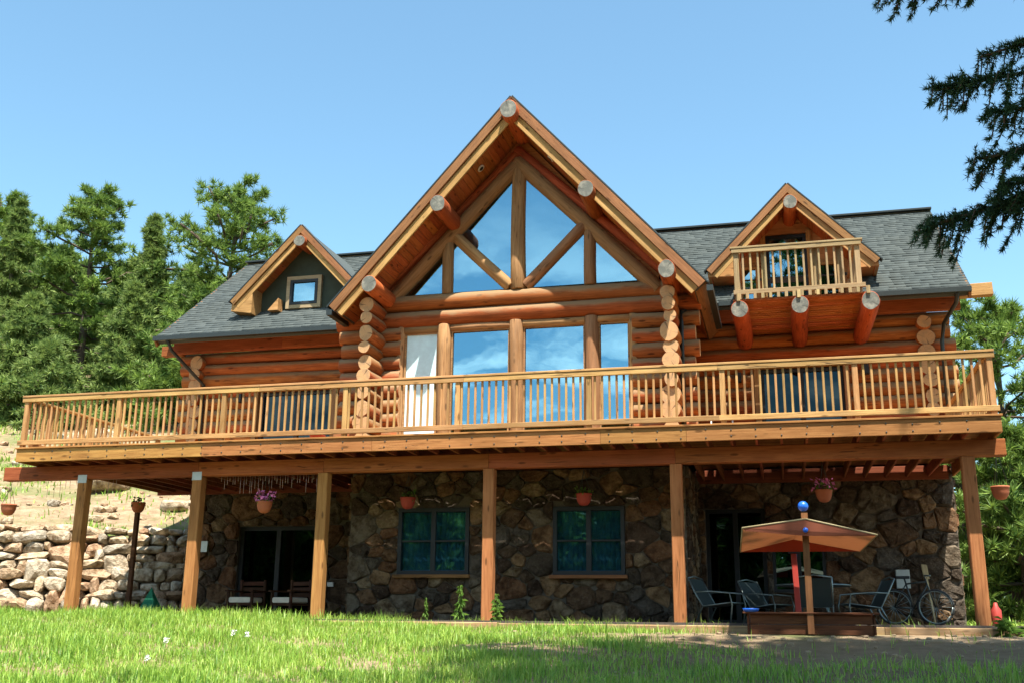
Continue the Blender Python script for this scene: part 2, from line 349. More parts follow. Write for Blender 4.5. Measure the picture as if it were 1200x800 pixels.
def logm(L, r, m_, m_end, seed, n=16, taper=0.04):
    q = random.Random(seed); seg = max(3, int(L / 0.5)); v = []; f = []; mi = []
    ph = q.random() * 6; am = min(0.012, 0.004 * L); ex = q.uniform(0.92, 1.06)
    lob = [q.uniform(-0.025, 0.025) for _ in range(4)]; lp = [q.random() * 6 for _ in range(4)]
    sg = q.choice((-1, 1))
    for i in range(seg + 1):
        s = i / seg; x = (s - 0.5) * L; rr = r * (1 + sg * taper * (s - 0.5)) * (1 + q.uniform(-0.012, 0.012))
        oy = am * math.sin(ph + s * 5); oz = am * math.cos(ph * 1.7 + s * 4)
        for k in range(n):
            a = 2 * math.pi * k / n; ra = rr * (1 + sum(lob[j] * math.sin((j + 2) * a + lp[j]) for j in range(4)))
            v.append((x, oy + ra * math.cos(a) * ex, oz + ra * math.sin(a) / ex))
    for i in range(seg):
        for k in range(n): f.append([i * n + k, (i + 1) * n + k, (i + 1) * n + (k + 1) % n, i * n + (k + 1) % n][::-1]); mi.append(0)
    for e, base in ((0, 0), (1, seg * n)):                # rounded arris then flat cut end
        c0 = len(v)
        cxx = sum(v[base + k][1] for k in range(n)) / n; czz = sum(v[base + k][2] for k in range(n)) / n
        dx = 0.012 * (1 if e else -1)
        for k in range(n):
            p = v[base + k]; v.append((p[0] + dx, cxx + (p[1] - cxx) * 0.94, czz + (p[2] - czz) * 0.94))
        for k in range(n):
            a, b_ = base + k, base + (k + 1) % n; c, d = c0 + k, c0 + (k + 1) % n
            f.append([a, c, d, b_] if e == 0 else [a, b_, d, c]); mi.append(0)
        ring = [c0 + k for k in range(n)]; f.append(ring[::-1] if e == 0 else ring); mi.append(1)
    # orient outwards is fixed by recalculation below
    me = mk('log', v, f, [m_, m_end], True, mi)
    for p in me.polygons:
        if p.material_index == 1: p.use_smooth = False
    import bmesh
    bm = bmesh.new(); bm.from_mesh(me); bmesh.ops.recalc_face_normals(bm, faces=bm.faces); bm.to_mesh(me); bm.free()
    return me
lseed = [100]
def log(name, p0, p1, r, parent, m_=None, e_=None, n=16):
    lseed[0] += 1
    M, L = frame_m(p0, p1)
    return link(name, logm(L, r, m_ or LOG, e_ or ENDW, lseed[0], n), M, parent)
def tubem(pts, r, m_, n=8, r1=None, name='tube'):
    pts = [Vector(p) for p in pts]; v = []; f = []; k = len(pts); r1 = r if r1 is None else r1
    for i, p in enumerate(pts):
        d = (pts[min(i + 1, k - 1)] - pts[max(i - 1, 0)]).normalized()
        a = d.cross(Vector((0, 0, 1)) if abs(d.z) < 0.9 else Vector((1, 0, 0))).normalized(); b = d.cross(a)
        rr = r + (r1 - r) * i / (k - 1)
        for j in range(n):
            t_ = 2 * math.pi * j / n; v.append(p + a * (rr * math.cos(t_)) + b * (rr * math.sin(t_)))
    for i in range(k - 1):
        for j in range(n): f.append([i * n + j, i * n + (j + 1) % n, (i + 1) * n + (j + 1) % n, (i + 1) * n + j])
    f.append(list(range(n))[::-1]); f.append([(k - 1) * n + j for j in range(n)])
    return mk(name, v, f, m_, True)
def multi_tube(segs, m_, n=6, name='tubes'):
    V = []; F = []
    for pts, r in segs:
        me = tubem(pts, r, m_, n); o = len(V)
        V += [tuple(x.co) for x in me.vertices]; F += [[i + o for i in p.vertices] for p in me.polygons]; bpy.data.meshes.remove(me)
    return mk(name, V, F, m_, True)
def prism_xz(poly, y0, y1, m_, name='panel'):
    n = len(poly); v = [(x, y0, z) for x, z in poly] + [(x, y1, z) for x, z in poly]
    f = [list(range(n)), list(range(n, 2 * n))[::-1]] + [[i, n + i, n + (i + 1) % n, (i + 1) % n] for i in range(n)]
    import bmesh
    me = mk(name, v, f, m_); bm = bmesh.new(); bm.from_mesh(me); bmesh.ops.recalc_face_normals(bm, faces=bm.faces); bm.to_mesh(me); bm.free(); return me
def lathe(prof, m_, n=16, name='pot'):
    v = []; f = []
    for r_, z in prof:
        for k in range(n): v.append((r_ * math.cos(2 * math.pi * k / n), r_ * math.sin(2 * math.pi * k / n), z))
    for i in range(len(prof) - 1):
        for k in range(n): f.append([i * n + k, i * n + (k + 1) % n, (i + 1) * n + (k + 1) % n, (i + 1) * n + k])
    f.append(list(range(n))[::-1]); f.append([(len(prof) - 1) * n + k for k in range(n)])
    return mk(name, v, f, m_, True)
def sm(a, b, x):
    t_ = np.clip((x - a) / (b - a), 0, 1); return t_ * t_ * (3 - 2 * t_)

# ------------------------------------------------------------------ terrain
WL0, WL1 = np.array((-9.7, 5.2)), np.array((-17.0, 1.5))       # foot line of the retaining wall
wd = (WL1 - WL0) / np.linalg.norm(WL1 - WL0); wn = np.array((wd[1], -wd[0]))
if wn[1] < 0: wn = -wn
rs = np.random.RandomState(3)
WV = [(rs.uniform(0.15, 1.1) * np.array((math.cos(a), math.sin(a))), rs.uniform(0, 6), rs.uniform(0.25, 1)) for a in rs.uniform(0, 6.28, 9)]
def rough(x, y): return sum(am * np.sin(k[0] * x * 2 + k[1] * y * 2 + p) for k, p, am in WV) / 5
def ground_z(x, y):
    x = np.asarray(x, float); y = np.asarray(y, float)
    z = np.where(y > -1.5, -0.20 + 0.02 * np.clip(y + 1.5, 0, 6), -0.20 + 0.091 * (np.clip(y, -30, 0) + 1.5))
    z = z + 0.16 * sm(-1, -8, x) * sm(-9, -3, y) - 0.0 * x
    z = z + (0.06 * rough(x, y) + 0.035 * rough(x * 3.1 + 2, y * 3.1)) * sm(-0.9, -2.2, y)
    d = (x - WL0[0]) * wn[0] + (y - WL0[1]) * wn[1]            # metres behind the wall foot
    side = sm(-9.9, -10.6, x)
    hill = sm(0.15, 0.85, d) * 1.75 + 0.36 * np.clip(d - 0.8, 0, 55) + 0.16 * rough(x, y) * sm(1, 4, d)
    return z + hill * side
def terrain():
    def axis(lo, hi, a, b, fine):
        mid = list(np.arange(a, b + 1e-6, fine)); l = []; s_ = fine; p = a
        while p > lo: s_ *= 1.35; p -= s_; l.append(p)
        h = []; s_ = fine; p = b
        while p < hi: s_ *= 1.35; p += s_; h.append(p)
        return np.array(l[::-1] + mid + h)
    xs = axis(-3000, 3000, -26, 12, 0.3); ys = axis(-3000, 3000, -19, 16, 0.3)
    X, Y = np.meshgrid(xs, ys); Z = ground_z(X, Y)
    v = np.stack([X, Y, Z], -1).reshape(-1, 3); nx = len(xs); ny = len(ys)
    i, j = np.meshgrid(np.arange(nx - 1), np.arange(ny - 1)); a = (j * nx + i).ravel()
    tr = np.concatenate([np.stack([a, a + 1, a + nx + 1], 1), np.stack([a, a + nx + 1, a + nx], 1)])
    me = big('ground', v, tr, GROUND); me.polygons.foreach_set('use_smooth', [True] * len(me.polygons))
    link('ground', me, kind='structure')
terrain()
o = link('patio', mk('patio', [(-9.7, -0.45, 0), (6.9, -0.45, 0), (6.9, 4.6, 0), (-9.7, 4.6, 0), (-9.7, -0.45, -0.3), (6.9, -0.45, -0.3), (6.9, 4.6, -0.3), (-9.7, 4.6, -0.3)],
     [[0, 1, 2, 3], [0, 4, 5, 1], [1, 5, 6, 2], [2, 6, 7, 3], [3, 7, 4, 0]], CONC), T(0, 0, -0.03), kind='structure')

# ------------------------------------------------------------------ log house
YB, YW = 1.8, 4.5
house = thing('log_house', 'big orange log house with a tall glazed gable over a fieldstone lower storey', 'house', (-1.5, 4.5, 0))
# --- fieldstone lower storey
def clip(poly, px, py, nx, ny):
    outp = []; n = len(poly)
    for i in range(n):
        a, b = poly[i], poly[(i + 1) % n]
        da = (a[0] - px) * nx + (a[1] - py) * ny; db = (b[0] - px) * nx + (b[1] - py) * ny
        if da <= 0: outp.append(a)
        if da * db < 0: t_ = da / (da - db); outp.append((a[0] + (b[0] - a[0]) * t_, a[1] + (b[1] - a[1]) * t_))
    return outp
def cells(x0, x1, z0, z1, holes, size, seed):
    q = random.Random(seed); asp = 1.35; pts = []; tries = 0
    W_, H_ = (x1 - x0), (z1 - z0)
    while tries < 9000:
        tries += 1
        p = (q.uniform(0, W_), q.uniform(0, H_)); rr = size * (q.choice((0.55, 0.75, 0.95, 1.2, 1.4)))
        if any(hx0 - x0 < p[0] < hx1 - x0 and hz0 - z0 < p[1] < hz1 - z0 for hx0, hx1, hz0, hz1 in holes): continue
        if all(math.hypot((p[0] - a[0]) / asp, p[1] - a[1]) > (rr + a[2]) * 0.5 for a in pts): pts.append((p[0], p[1], rr))
    res = []
    for i, a in enumerate(pts):
        poly = [(0, 0), (W_, 0), (W_, H_), (0, H_)]
        nb = sorted((b for j, b in enumerate(pts) if j != i), key=lambda b: math.hypot((a[0] - b[0]) / asp, a[1] - b[1]))[:22]
        for b in nb:
            dx, dy = (b[0] - a[0]) / (asp * asp), b[1] - a[1]; w_ = a[2] / (a[2] + b[2])
            poly = clip(poly, a[0] + (b[0] - a[0]) * w_, a[1] + (b[1] - a[1]) * w_, dx, dy)
        for hx0, hx1, hz0, hz1 in holes:
            hx0 -= x0; hx1 -= x0; hz0 -= z0; hz1 -= z0
            if not poly: break
            if min(p[0] for p in poly) < hx1 and max(p[0] for p in poly) > hx0 and min(p[1] for p in poly) < hz1 and max(p[1] for p in poly) > hz0:
                c_ = [(hx0 - a[0], (hx0, 0, 1, 0)), (a[0] - hx1, (hx1, 0, -1, 0)), (hz0 - a[1], (0, hz0, 0, 1)), (a[1] - hz1, (0, hz1, 0, -1))]
                poly = clip(poly, *max(c_)[1])
        if len(poly) >= 3: res.append((poly, a))
    return res
stone_list = []
def stone_mesh(poly, q, dep):
    ins = 0.007; cxp = sum(p[0] for p in poly) / len(poly); cyp = sum(p[1] for p in poly) / len(poly)
    ar = abs(sum(poly[i][0] * poly[(i + 1) % len(poly)][1] - poly[(i + 1) % len(poly)][0] * poly[i][1] for i in range(len(poly)))) / 2
    if ar < 0.006: return None
    # merge near-duplicate corners, then cut each corner once
    pp = [p for i, p in enumerate(poly) if math.hypot(p[0] - poly[i - 1][0], p[1] - poly[i - 1][1]) > 0.03]
    if len(pp) < 3: return None
    ch = []
    for i, p in enumerate(pp):
        a, b = pp[i - 1], pp[(i + 1) % len(pp)]; k = q.uniform(0.10, 0.24)
        ch.append((p[0] + (a[0] - p[0]) * k, p[1] + (a[1] - p[1]) * k)); ch.append((p[0] + (b[0] - p[0]) * k, p[1] + (b[1] - p[1]) * k))
    size = math.sqrt(ar); fac = max(0.6, 1 - ins / (size * 0.5)); n = len(ch)
    v = []; d1 = dep * q.uniform(0.75, 1.0)
    for s_, y in ((fac, 0.02), (fac, -d1 * 0.6), (fac * 0.8, -d1)):
        for p in ch: v.append(((p[0] - cxp) * s_ + q.uniform(-1, 1) * 0.009, y + (q.uniform(-1, 1) * 0.028 if y < 0 else 0), (p[1] - cyp) * s_ + q.uniform(-1, 1) * 0.009))
    v.append((q.uniform(-.3, .3) * size * .3, -d1 * q.uniform(1.02, 1.25), q.uniform(-.3, .3) * size * .3))
    f = []
    for r_ in range(2):
        for k in range(n): f.append([r_ * n + k, r_ * n + (k + 1) % n, (r_ + 1) * n + (k + 1) % n, (r_ + 1) * n + k])
    for k in range(n): f.append([2 * n + k, 2 * n + (k + 1) % n, 3 * n])
    return v, f, (cxp, cyp), ar
def stone_wall(x0, x1, y, z0, z1, holes, size, seed):
    # the mortar body, in blocks round the openings
    xs = sorted({x0, x1, *[h[0] for h in holes], *[h[1] for h in holes]}); zs = sorted({z0, z1, *[h[2] for h in holes], *[h[3] for h in holes]})
    xs = [x for x in xs if x0 <= x <= x1]; zs = [z for z in zs if z0 <= z <= z1]
    V = []; F = []
    for i in range(len(xs) - 1):
        for j in range(len(zs) - 1):
            mx_, mz_ = (xs[i] + xs[i + 1]) / 2, (zs[j] + zs[j + 1]) / 2
            if any(h[0] < mx_ < h[1] and h[2] < mz_ < h[3] for h in holes): continue
            o_ = len(V); a, b, c, d = xs[i], xs[i + 1], zs[j], zs[j + 1]
            V += [(a, y, c), (b, y, c), (b, y, d), (a, y, d), (a, y + .3, c), (b, y + .3, c), (b, y + .3, d), (a, y + .3, d)]
            F += [[o_ + k for k in ff] for ff in ([0, 1, 2, 3], [5, 4, 7, 6], [4, 5, 1, 0], [3, 2, 6, 7], [4, 0, 3, 7], [1, 5, 6, 2])]
    wl = link('stone_wall', mk('stone_wall', V, F, MORT), None, house)
    q = random.Random(seed + 5)
    for poly, a in cells(x0, x1, z0, z1, holes, size, seed):
        r_ = stone_mesh(poly, q, q.uniform(0.05, 0.115))
        if r_: stone_list.append((r_, (x0, y, z0), wl))
    return wl
w_bay = stone_wall(-5.05, 1.72, 2.0, -0.15, 2.86, [(-4.0, -2.52, 0.84, 2.14), (-0.83, 0.56, 0.83, 2.12)], 0.335, 11)
w_left = stone_wall(-10.25, -5.052, YW, -0.15, 3.1, [(-8.9, -6.95, -0.2, 2.06)], 0.35, 12)
w_right = stone_wall(1.722, 6.84, YW, -0.15, 3.1, [(1.9, 3.12, -0.2, 2.30), (3.24, 4.28, 0.6, 1.55)], 0.34, 13)
def stone_side(x, y0, y1, z0, z1, rot, seed, parent):
    q = random.Random(seed); V = []; F = []
    for poly, a in cells(0, y1 - y0, z0, z1, [], 0.34, seed):
        r_ = stone_mesh(poly, q, q.uniform(0.045, 0.085))
        if not r_: continue
        v, f, c, ar = r_; W = (T(x, y0, z0) @ Matrix.Rotation(R(90), 4, 'Z') if rot > 0 else T(x, y1, z0) @ Matrix.Rotation(R(-90), 4, 'Z')) @ T(c[0], 0, c[1]); o_ = len(V)
        V += [tuple(W @ Vector(p)) for p in v]; F += [[i + o_ for i in ff] for ff in f]
    link('stones', mk('stones', V, F, STN), None, parent, 'stuff')
stone_list.sort(key=lambda s: -s[0][3] * (1.3 if s[2] is w_bay else 1))
rest = {}
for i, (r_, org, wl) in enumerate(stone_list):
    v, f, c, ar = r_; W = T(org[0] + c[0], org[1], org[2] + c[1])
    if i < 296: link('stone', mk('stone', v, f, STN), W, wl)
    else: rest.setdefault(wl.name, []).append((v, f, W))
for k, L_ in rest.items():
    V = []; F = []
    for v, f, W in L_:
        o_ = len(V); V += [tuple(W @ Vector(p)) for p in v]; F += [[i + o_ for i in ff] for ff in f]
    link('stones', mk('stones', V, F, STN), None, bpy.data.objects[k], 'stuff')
# side returns of the bay and the two ends
for x, y0, y1 in ((-5.05, 2.3, 4.5), (1.57, 2.3, 4.5), (-10.25, 4.8, 11.6), (6.69, 4.8, 11.6)):
    sr = box('stone_return', (x + 0.075, (y0 + y1) / 2, 1.4), (0.146, y1 - y0, 3.1), MORT, house)
    stone_side(x if x < -3 else x + 0.148, y0 - (0.28 if y0 < 4 else 0), min(y1, 7.5), -0.15, 2.9, -1 if x < -3 else 1, int(abs(x) * 10), sr)
box('stone_return', (-1.7, 11.7, 3.2), (17.2, 0.2, 6.8), MORT, house)
# house floor between the storeys, and dark rooms behind the glass
box('floor_slab', (-1.7, 8.1, 3.02), (16.9, 7.0, 0.16), INT, house)
box('floor_slab', (-1.45, 3.35, 3.02), (6.1, 2.45, 0.16), INT, house)
box('interior_wall', (-1.5, 9.0, 6.4), (11, 0.1, 6.4), INT, house)
box('interior_wall', (-4.75, 7.2, 4.6), (0.1, 4, 3), INT, house)
box('interior_wall', (1.85, 7.2, 4.6), (0.1, 4, 3), INT, house)
box('interior_wall', (-7.7, 7.4, 4.6), (6, 0.1, 3.0), INT, house)
box('interior_wall', (4.3, 7.4, 5.9), (5, 0.1, 5.6), INT, house)
box('interior_wall', (-1.7, 7.6, 1.4), (17, 0.1, 3.0), INT, house)
# --- windows
def window(x0, x1, z0, z1, y, fr, panes, mf, mg, sill=None, name='window', dep=0.08, cols=None):
    V = []; F = []
    def bx(a, b, c, d, ya, yb):
        o_ = len(V); V.extend([(a, ya, c), (b, ya, c), (b, ya, d), (a, ya, d), (a, yb, c), (b, yb, c), (b, yb, d), (a, yb, d)])
        F.extend([[o_ + k for k in ff] for ff in ([0, 1, 2, 3], [5, 4, 7, 6], [4, 5, 1, 0], [3, 2, 6, 7], [4, 0, 3, 7], [1, 5, 6, 2])])
    bx(x0, x0 + fr, z0, z1, y - dep / 2, y + dep / 2); bx(x1 - fr, x1, z0, z1, y - dep / 2, y + dep / 2)
    bx(x0 + fr, x1 - fr, z0, z0 + fr, y - dep / 2, y + dep / 2); bx(x0 + fr, x1 - fr, z1 - fr, z1, y - dep / 2, y + dep / 2)
    nx_, nz_ = panes; xi = [x0 + fr + (x1 - x0 - 2 * fr) * i / nx_ for i in range(nx_ + 1)]; zi = [z0 + fr + (z1 - z0 - 2 * fr) * i / nz_ for i in range(nz_ + 1)]
    wdw = link(name, mk('window_frame', V, F, mf), None, house)
    for x in xi[1:-1]: box('mullion', (x, y, (z0 + z1) / 2), (fr * 1.3, dep * 0.9, z1 - z0 - 2 * fr), mf, wdw)
    for i in range(nx_):
        for j in range(nz_):
            hm = fr * 0.65; a = xi[i] + (hm if i else 0); b = xi[i + 1] - (hm if i < nx_ - 1 else 0)
            link('pane', boxm(b - a, 0.012, zi[j + 1] - zi[j] - (0.04 if nz_ > 1 else 0), mg, 0.001), T((a + b) / 2, y + 0.015, (zi[j] + zi[j + 1]) / 2), wdw)
            if j: box('glazing_bar', ((a + b) / 2, y, zi[j]), (b - a, dep * 0.6, 0.04), mf, wdw)
    if sill: box('sill', ((x0 + x1) / 2, y - 0.06, z0 - 0.035), (x1 - x0 + 0.1, 0.2, 0.065), sill, wdw)
    return wdw
for x0, x1, z0, z1 in ((-4.0, -2.52, 0.84, 2.14), (-0.83, 0.56, 0.83, 2.12)):
    wdw = window(x0, x1, z0, z1, 1.98, 0.075, (2, 2), BLK, GLS3, FAS1)
    n_ = 34; V = []
    for i in range(n_ + 1):
        x = x0 + 0.08 + (x1 - x0 - 0.16) * i / n_; yy = 2.045 + 0.012 * math.sin(i * 1.9 + x0)
        V += [(x, yy, z0 + 0.08), (x, yy + 0.006 * math.sin(i), z1 - 0.08)]
    link('drape', mk('drape', V, [[2 * i, 2 * i + 2, 2 * i + 3, 2 * i + 1] for i in range(n_)], TEAL), None, wdw)
window(-8.9, -6.95, -0.03, 2.06, YW + 0.12, 0.09, (2, 1), BLK, GLS4, None, 'glass_door')
window(1.9, 3.12, -0.03, 2.30, YW + 0.12, 0.08, (2, 1), BLK, GLS4, None, 'glass_door')
window(3.24, 4.28, 0.6, 1.55, YW + 0.02, 0.06, (2, 1), BLK, GLS2)
box('utility_box', (-9.72, YW - 0.09, 1.6), (0.17, 0.08, 0.25), GREYM, house)
box('utility_box', (-6.49, YW - 0.08, 0.74), (0.14, 0.06, 0.1), WHITE, house)
box('utility_box', (5.72, YW - 0.12, 0.86), (0.26, 0.14, 0.36), GREYM, house)
# --- log walls
def course(z0, z1, d=0.29):
    n = round((z1 - z0) / d); return [z0 + (z1 - z0) * (i + 0.5) / n for i in range(n)]
def row(name, x0, x1, y, z, r, gaps=()):
    cur = x0
    for a, b in sorted(gaps):
        if a > cur: log(name, (cur, y, z), (a, y, z), r, house)
        cur = b
    if x1 > cur + 0.05: log(name, (cur, y, z), (x1, y, z), r, house)
# bay front
for i, z in enumerate(course(3.16, 5.86)):
    row('log', -5.3 - rnd.uniform(0, .12), 2.0 + rnd.uniform(0, .12), YB, z, 0.152, [(-4.02, 0.82)])
log('log', (-5.45, YB, 6.03), (2.15, YB, 6.04), 0.168, house); log('log', (-5.35, YB, 6.37), (2.05, YB, 6.36), 0.170, house)
# bay sides: their ends are the two stacks of round butts
for xs_, zl, rl in ((-4.5, [6.15, 5.87, 5.55, 5.28, 4.98, 4.68, 4.33, 4.02, 3.71, 3.40], [.165, .13, .165, .125, .155, .16, .14, .17, .17, .15]),
                    (1.61, [6.03, 5.80, 5.56, 5.25, 4.96, 4.68, 4.32, 4.05, 3.75, 3.42], [.15, .145, .13, .19, .155, .17, .145, .19, .19, .16])):
    for z, r in zip(zl, rl):
        log('log', (xs_ + rnd.uniform(-.02, .02), 0.97 + rnd.uniform(-.04, .06), z), (xs_, YW + 0.25, z), r, house)
# wings
def wing(x0, x1, door):
    for i, z in enumerate(course(3.16, 6.3)):
        row('log', x0 + (rnd.uniform(-.06, .06)), x1 + rnd.uniform(-.06, .06), YW, z, 0.156, [door] if z < 5.38 else [])
wing(-10.75, -4.66, (-8.7, -6.55)); wing(1.78, 7.08, (3.05, 5.0))
for xs_, n_ in ((-10.25, 0), (6.56, 1)):
    for i in range(10):
        z = 6.03 - i * 0.305
        log('log', (xs_ + rnd.uniform(-.03, .03), 4.2 + rnd.uniform(-.05, .08), z), (xs_, 11.8, z), rnd.choice((.15, .165, .18)), house)
for x0, x1 in ((-8.7, -6.55), (3.05, 5.0)):
    dz0, dz1 = 3.15, 5.36
    for x in (x0 + 0.06, x1 - 0.06): box('door_jamb', (x, YW - 0.05, (dz0 + dz1) / 2), (0.12, 0.3, dz1 - dz0), LOGP, house)
    box('door_head', ((x0 + x1) / 2, YW - 0.05, dz1 - 0.05), (x1 - x0 - 0.25, 0.3, 0.1), LOGP, house)
    window(x0 + 0.125, x1 - 0.125, 3.2, 5.25, YW, 0.08, (2, 1), BLK, GLS4, None, 'glass_door')
for x, z in ((-9.05, 5.1), (2.72, 5.06), (5.32, 5.12)):
    box('wall_lantern', (x, YW - 0.22, z), (0.13, 0.14, 0.2), BLK, house)
# window wall of the bay: round posts, head logs, glass
for x, r in ((-4.04, 0.085), (-3.08, 0.14), (-1.55, 0.145), (-0.01, 0.14), (0.83, 0.085)):
    log('log_post', (x, YB, 3.16), (x, YB, 5.86), r, house, LOGP)
for x0, x1 in ((-3.95, -3.22), (-2.94, -1.70), (-1.41, -0.15), (0.13, 0.74)):
    log('head_log', (x0, YB, 5.80), (x1, YB, 5.80), 0.075, house, LOGP)
    V = window(x0, x1, 3.2, 5.735, YB + 0.03, 0.03, (1, 1), LOGP, GLS if x0 > -3.9 else CLOUD_PANE)
# gable truss
KX = -1.53; RA = (KX, 9.17)
slope = 1.065
def zt(x, d): return RA[1] - slope * abs(x - KX) + d
for x1 in (-4.4, 1.35):
    log('truss_log', (x1, YB, zt(x1, .24)), (KX + 0.05 * (1 if x1 < KX else -1), YB, zt(KX, .20)), 0.165, house, LOGP)
    log('frieze_log', (x1 + 0.2 * (1 if x1 > KX else -1), YB + 0.02, zt(x1, .52)), (KX + 0.05 * (1 if x1 < KX else -1), YB + 0.02, zt(KX, .50)), 0.115, house, PURL)
    link('gable_board', prism_xz([(x1, zt(x1, .15)), (KX, zt(KX, .15)), (KX, 10.02), (x1, zt(x1, .62))], YB + 0.03, YB + 0.07, SOFF), None, house)
log('king_post', (KX, YB - 0.02, 6.54), (KX, YB - 0.02, 9.3), 0.15, house, LOGP)
log('truss_post', (-3.05, YB, 6.54), (-3.05, YB, 7.66), 0.135, house, LOGP); log('truss_post', (-0.03, YB, 6.54), (-0.03, YB, 7.66), 0.135, house, LOGP)
log('strut', (-1.70, YB - 0.01, 6.60), (-2.90, YB - 0.01, 7.80), 0.13, house, LOGP); log('strut', (-1.36, YB - 0.01, 6.60), (-0.15, YB - 0.01, 7.80), 0.13, house, LOGP)
def zr(x): return RA[1] - slope * abs(x - KX) + 0.06
gp = link('gable_window', mk('gf', [(-4.1, YB + .03, 6.55), (1.1, YB + .03, 6.55), (1.1, YB + .10, 6.55), (-4.1, YB + .10, 6.55), (-4.1, YB + .03, 6.5), (1.1, YB + .03, 6.5), (1.1, YB + .10, 6.5), (-4.1, YB + .10, 6.5)],
     [[0, 1, 2, 3], [4, 5, 1, 0], [5, 6, 2, 1], [6, 7, 3, 2], [7, 4, 0, 3], [7, 6, 5, 4]], LOGP), None, house)
for poly in ([(-4.05, 6.56), (-3.1, 6.56), (-3.1, zr(-3.1))], [(-2.95, 6.56), (-1.7, 6.56), (-2.95, 7.76)], [(-2.9, 7.85), (-1.57, 6.62), (-1.57, zr(-1.57)), (-2.8, zr(-2.8))],
             [(-1.43, 6.62), (-0.15, 7.85), (-0.2, zr(-0.2)), (-1.43, zr(-1.43))], [(-1.3, 6.56), (-0.1, 6.56), (-0.1, 7.72)], [(0.05, 6.56), (1.02, 6.56), (0.05, zr(0.05))]):
    link('pane', prism_xz(poly, YB - 0.02, YB - 0.005, GLS), None, gp)
# purlins and plate logs with weathered butts
for x, z, r, y1 in ((-1.47, 10.00, 0.19, 9), (-2.90, 8.08, 0.175, 9), (0.10, 8.09, 0.175, 9), (-4.32, 6.46, 0.175, 9), (1.64, 6.35, 0.175, 9)):
    log('purlin', (x, 0.56, z), (x, y1, z), r, house, PURL, ENDG, 20)
# --- roofs
def gable_roof(ax, az, hw, drop, y0, y1, th, nb, soff=True, bw=0.17, two=True):
    sl = math.hypot(hw, drop); ux, uz = hw / sl, -drop / sl
    for sg in (-1, 1):
        nx_, nz_ = drop / sl * sg, hw / sl                     # outward normal
        p0 = (ax, az); p1 = (ax + sg * hw, az - drop)
        poly = [p0, p1, (p1[0] - nx_ * th, p1[1] - nz_ * th), (ax, az - th / (hw / sl))]
        rf = link('roof', prism_xz(poly, y0 + 0.03, y1, SHG, 'roof'), None, house)
        # shingle butt edge over the barge board
        dv = Vector((sg * ux, 0, uz)); nv = Vector((nx_, 0, nz_)); A = Vector((ax, y0, az)); B = Vector((p1[0], y0, p1[1]))
        beam('roof_edge', A + nv * 0.022 - dv * 0.0 + Vector((0, 0.05, 0)), B + dv * 0.05 + nv * 0.022 + Vector((0, 0.05, 0)), 0.19, 0.035, DARKM, house, nv)
        off = bw / 2
        k1 = -math.tan(math.atan2(drop, hw)) * 0            # mitre handled by overlap at the apex
        beam('barge_board', A - nv * off + Vector((0, -0.02, 0)), B - nv * off + Vector((0, -0.02, 0)), 0.045, bw, FAS1, house, nv)
        if two: beam('barge_board', A - nv * (off + bw) + Vector((0, 0.03, 0)) + dv * 0.12, B - nv * (off + bw) + Vector((0, 0.03, 0)) - dv * 0.02, 0.05, bw, FAS2, house, nv)
        if hw > 3: beam('eave_fascia', (p1[0] - nx_ * th * .5, y0 + 0.05, p1[1] - nz_ * th * .5), (p1[0] - nx_ * th * .5, 4.4, p1[1] - nz_ * th * .5), 0.03, th + .02, FAS1, house, (ux * sg, 0, uz) if False else nv)
        if soff:
            n_ = int(sl / nb)
            for i in range(n_):
                c = A + dv * (nb * (i + 0.5) + 0.06) - nv * (th + 0.011)
                M = Matrix((Vector((0, 1, 0)), nv.cross(Vector((0, 1, 0))), nv)).transposed().to_4x4()
                L_ = min(y1 - y0 - 0.1, soff if abs(c.x - ax) < hw * 0.80 else max(soff, 4.3 - y0 if hw > 3 else soff)); M.translation = c + Vector((0, 0.06 + L_ / 2, 0))
                link('soffit_board', boxm(L_, nb - 0.006, 0.02, SOFF, 0.004), M, house)
gable_roof(-1.46, 10.37, 3.78, 4.25, 0.80, 11.6, 0.24, 0.155, 1.3)
for x, z in ((-2.44, 8.9), (-0.54, 8.95)):
    sg = -1 if x < -1.46 else 1; nv = Vector((sg * 0.747, 0, 0.664)); zz_ = 10.37 - 1.1257 * abs(x + 1.46)
    c = Vector((x, 1.30, zz_)) - nv * 0.268
    M = frame_m(c, c - nv * 0.02)[0]
    r1 = link('soffit_light', lathe([(0.085, -0.012), (0.085, 0.012), (0.055, 0.014), (0.055, -0.012)], LAMPM, 16), M @ Matrix.Rotation(R(90), 4, 'Y'), house)
    link('lamp_lens', lathe([(0.05, 0), (0.05, 0.008)], BLK, 12), M @ Matrix.Rotation(R(90), 4, 'Y') @ T(0, 0, 0.01), r1)
# main roof: gable ridge along x
EY, EZ, RY, RZ = 3.42, 6.47, 7.58, 9.76
P = (RZ - EZ) / (RY - EY)
XL, XR = -10.95, 7.36
def main_face(x0e, x1e, x0r, x1r, y0=EY):
    z0 = EZ + P * (y0 - EY)
    v = [(x0e, y0, z0), (x1e, y0, z0), (x1r, RY, RZ), (x0r, RY, RZ)]; n_ = Vector((0, -P, 1)).normalized() * 0.16
    v += [(a, b - n_.y, c - n_.z) for a, b, c in v]
    link('roof', mk('roof', v, [[0, 1, 2, 3], [7, 6, 5, 4], [0, 4, 5, 1], [1, 5, 6, 2], [2, 6, 7, 3], [3, 7, 4, 0]], SHG), None, house)
main_face(XL, -4.78, XL, -1.9); main_face(2.0, 2.72, -0.9, 2.72); main_face(2.72, 5.28, 2.72, 5.28, 4.42); main_face(5.28, XR, 5.28, XR)
vb = [(XL, RY, RZ), (XR, RY, RZ), (XR, 11.9, 6.2), (XL, 11.9, 6.2)]
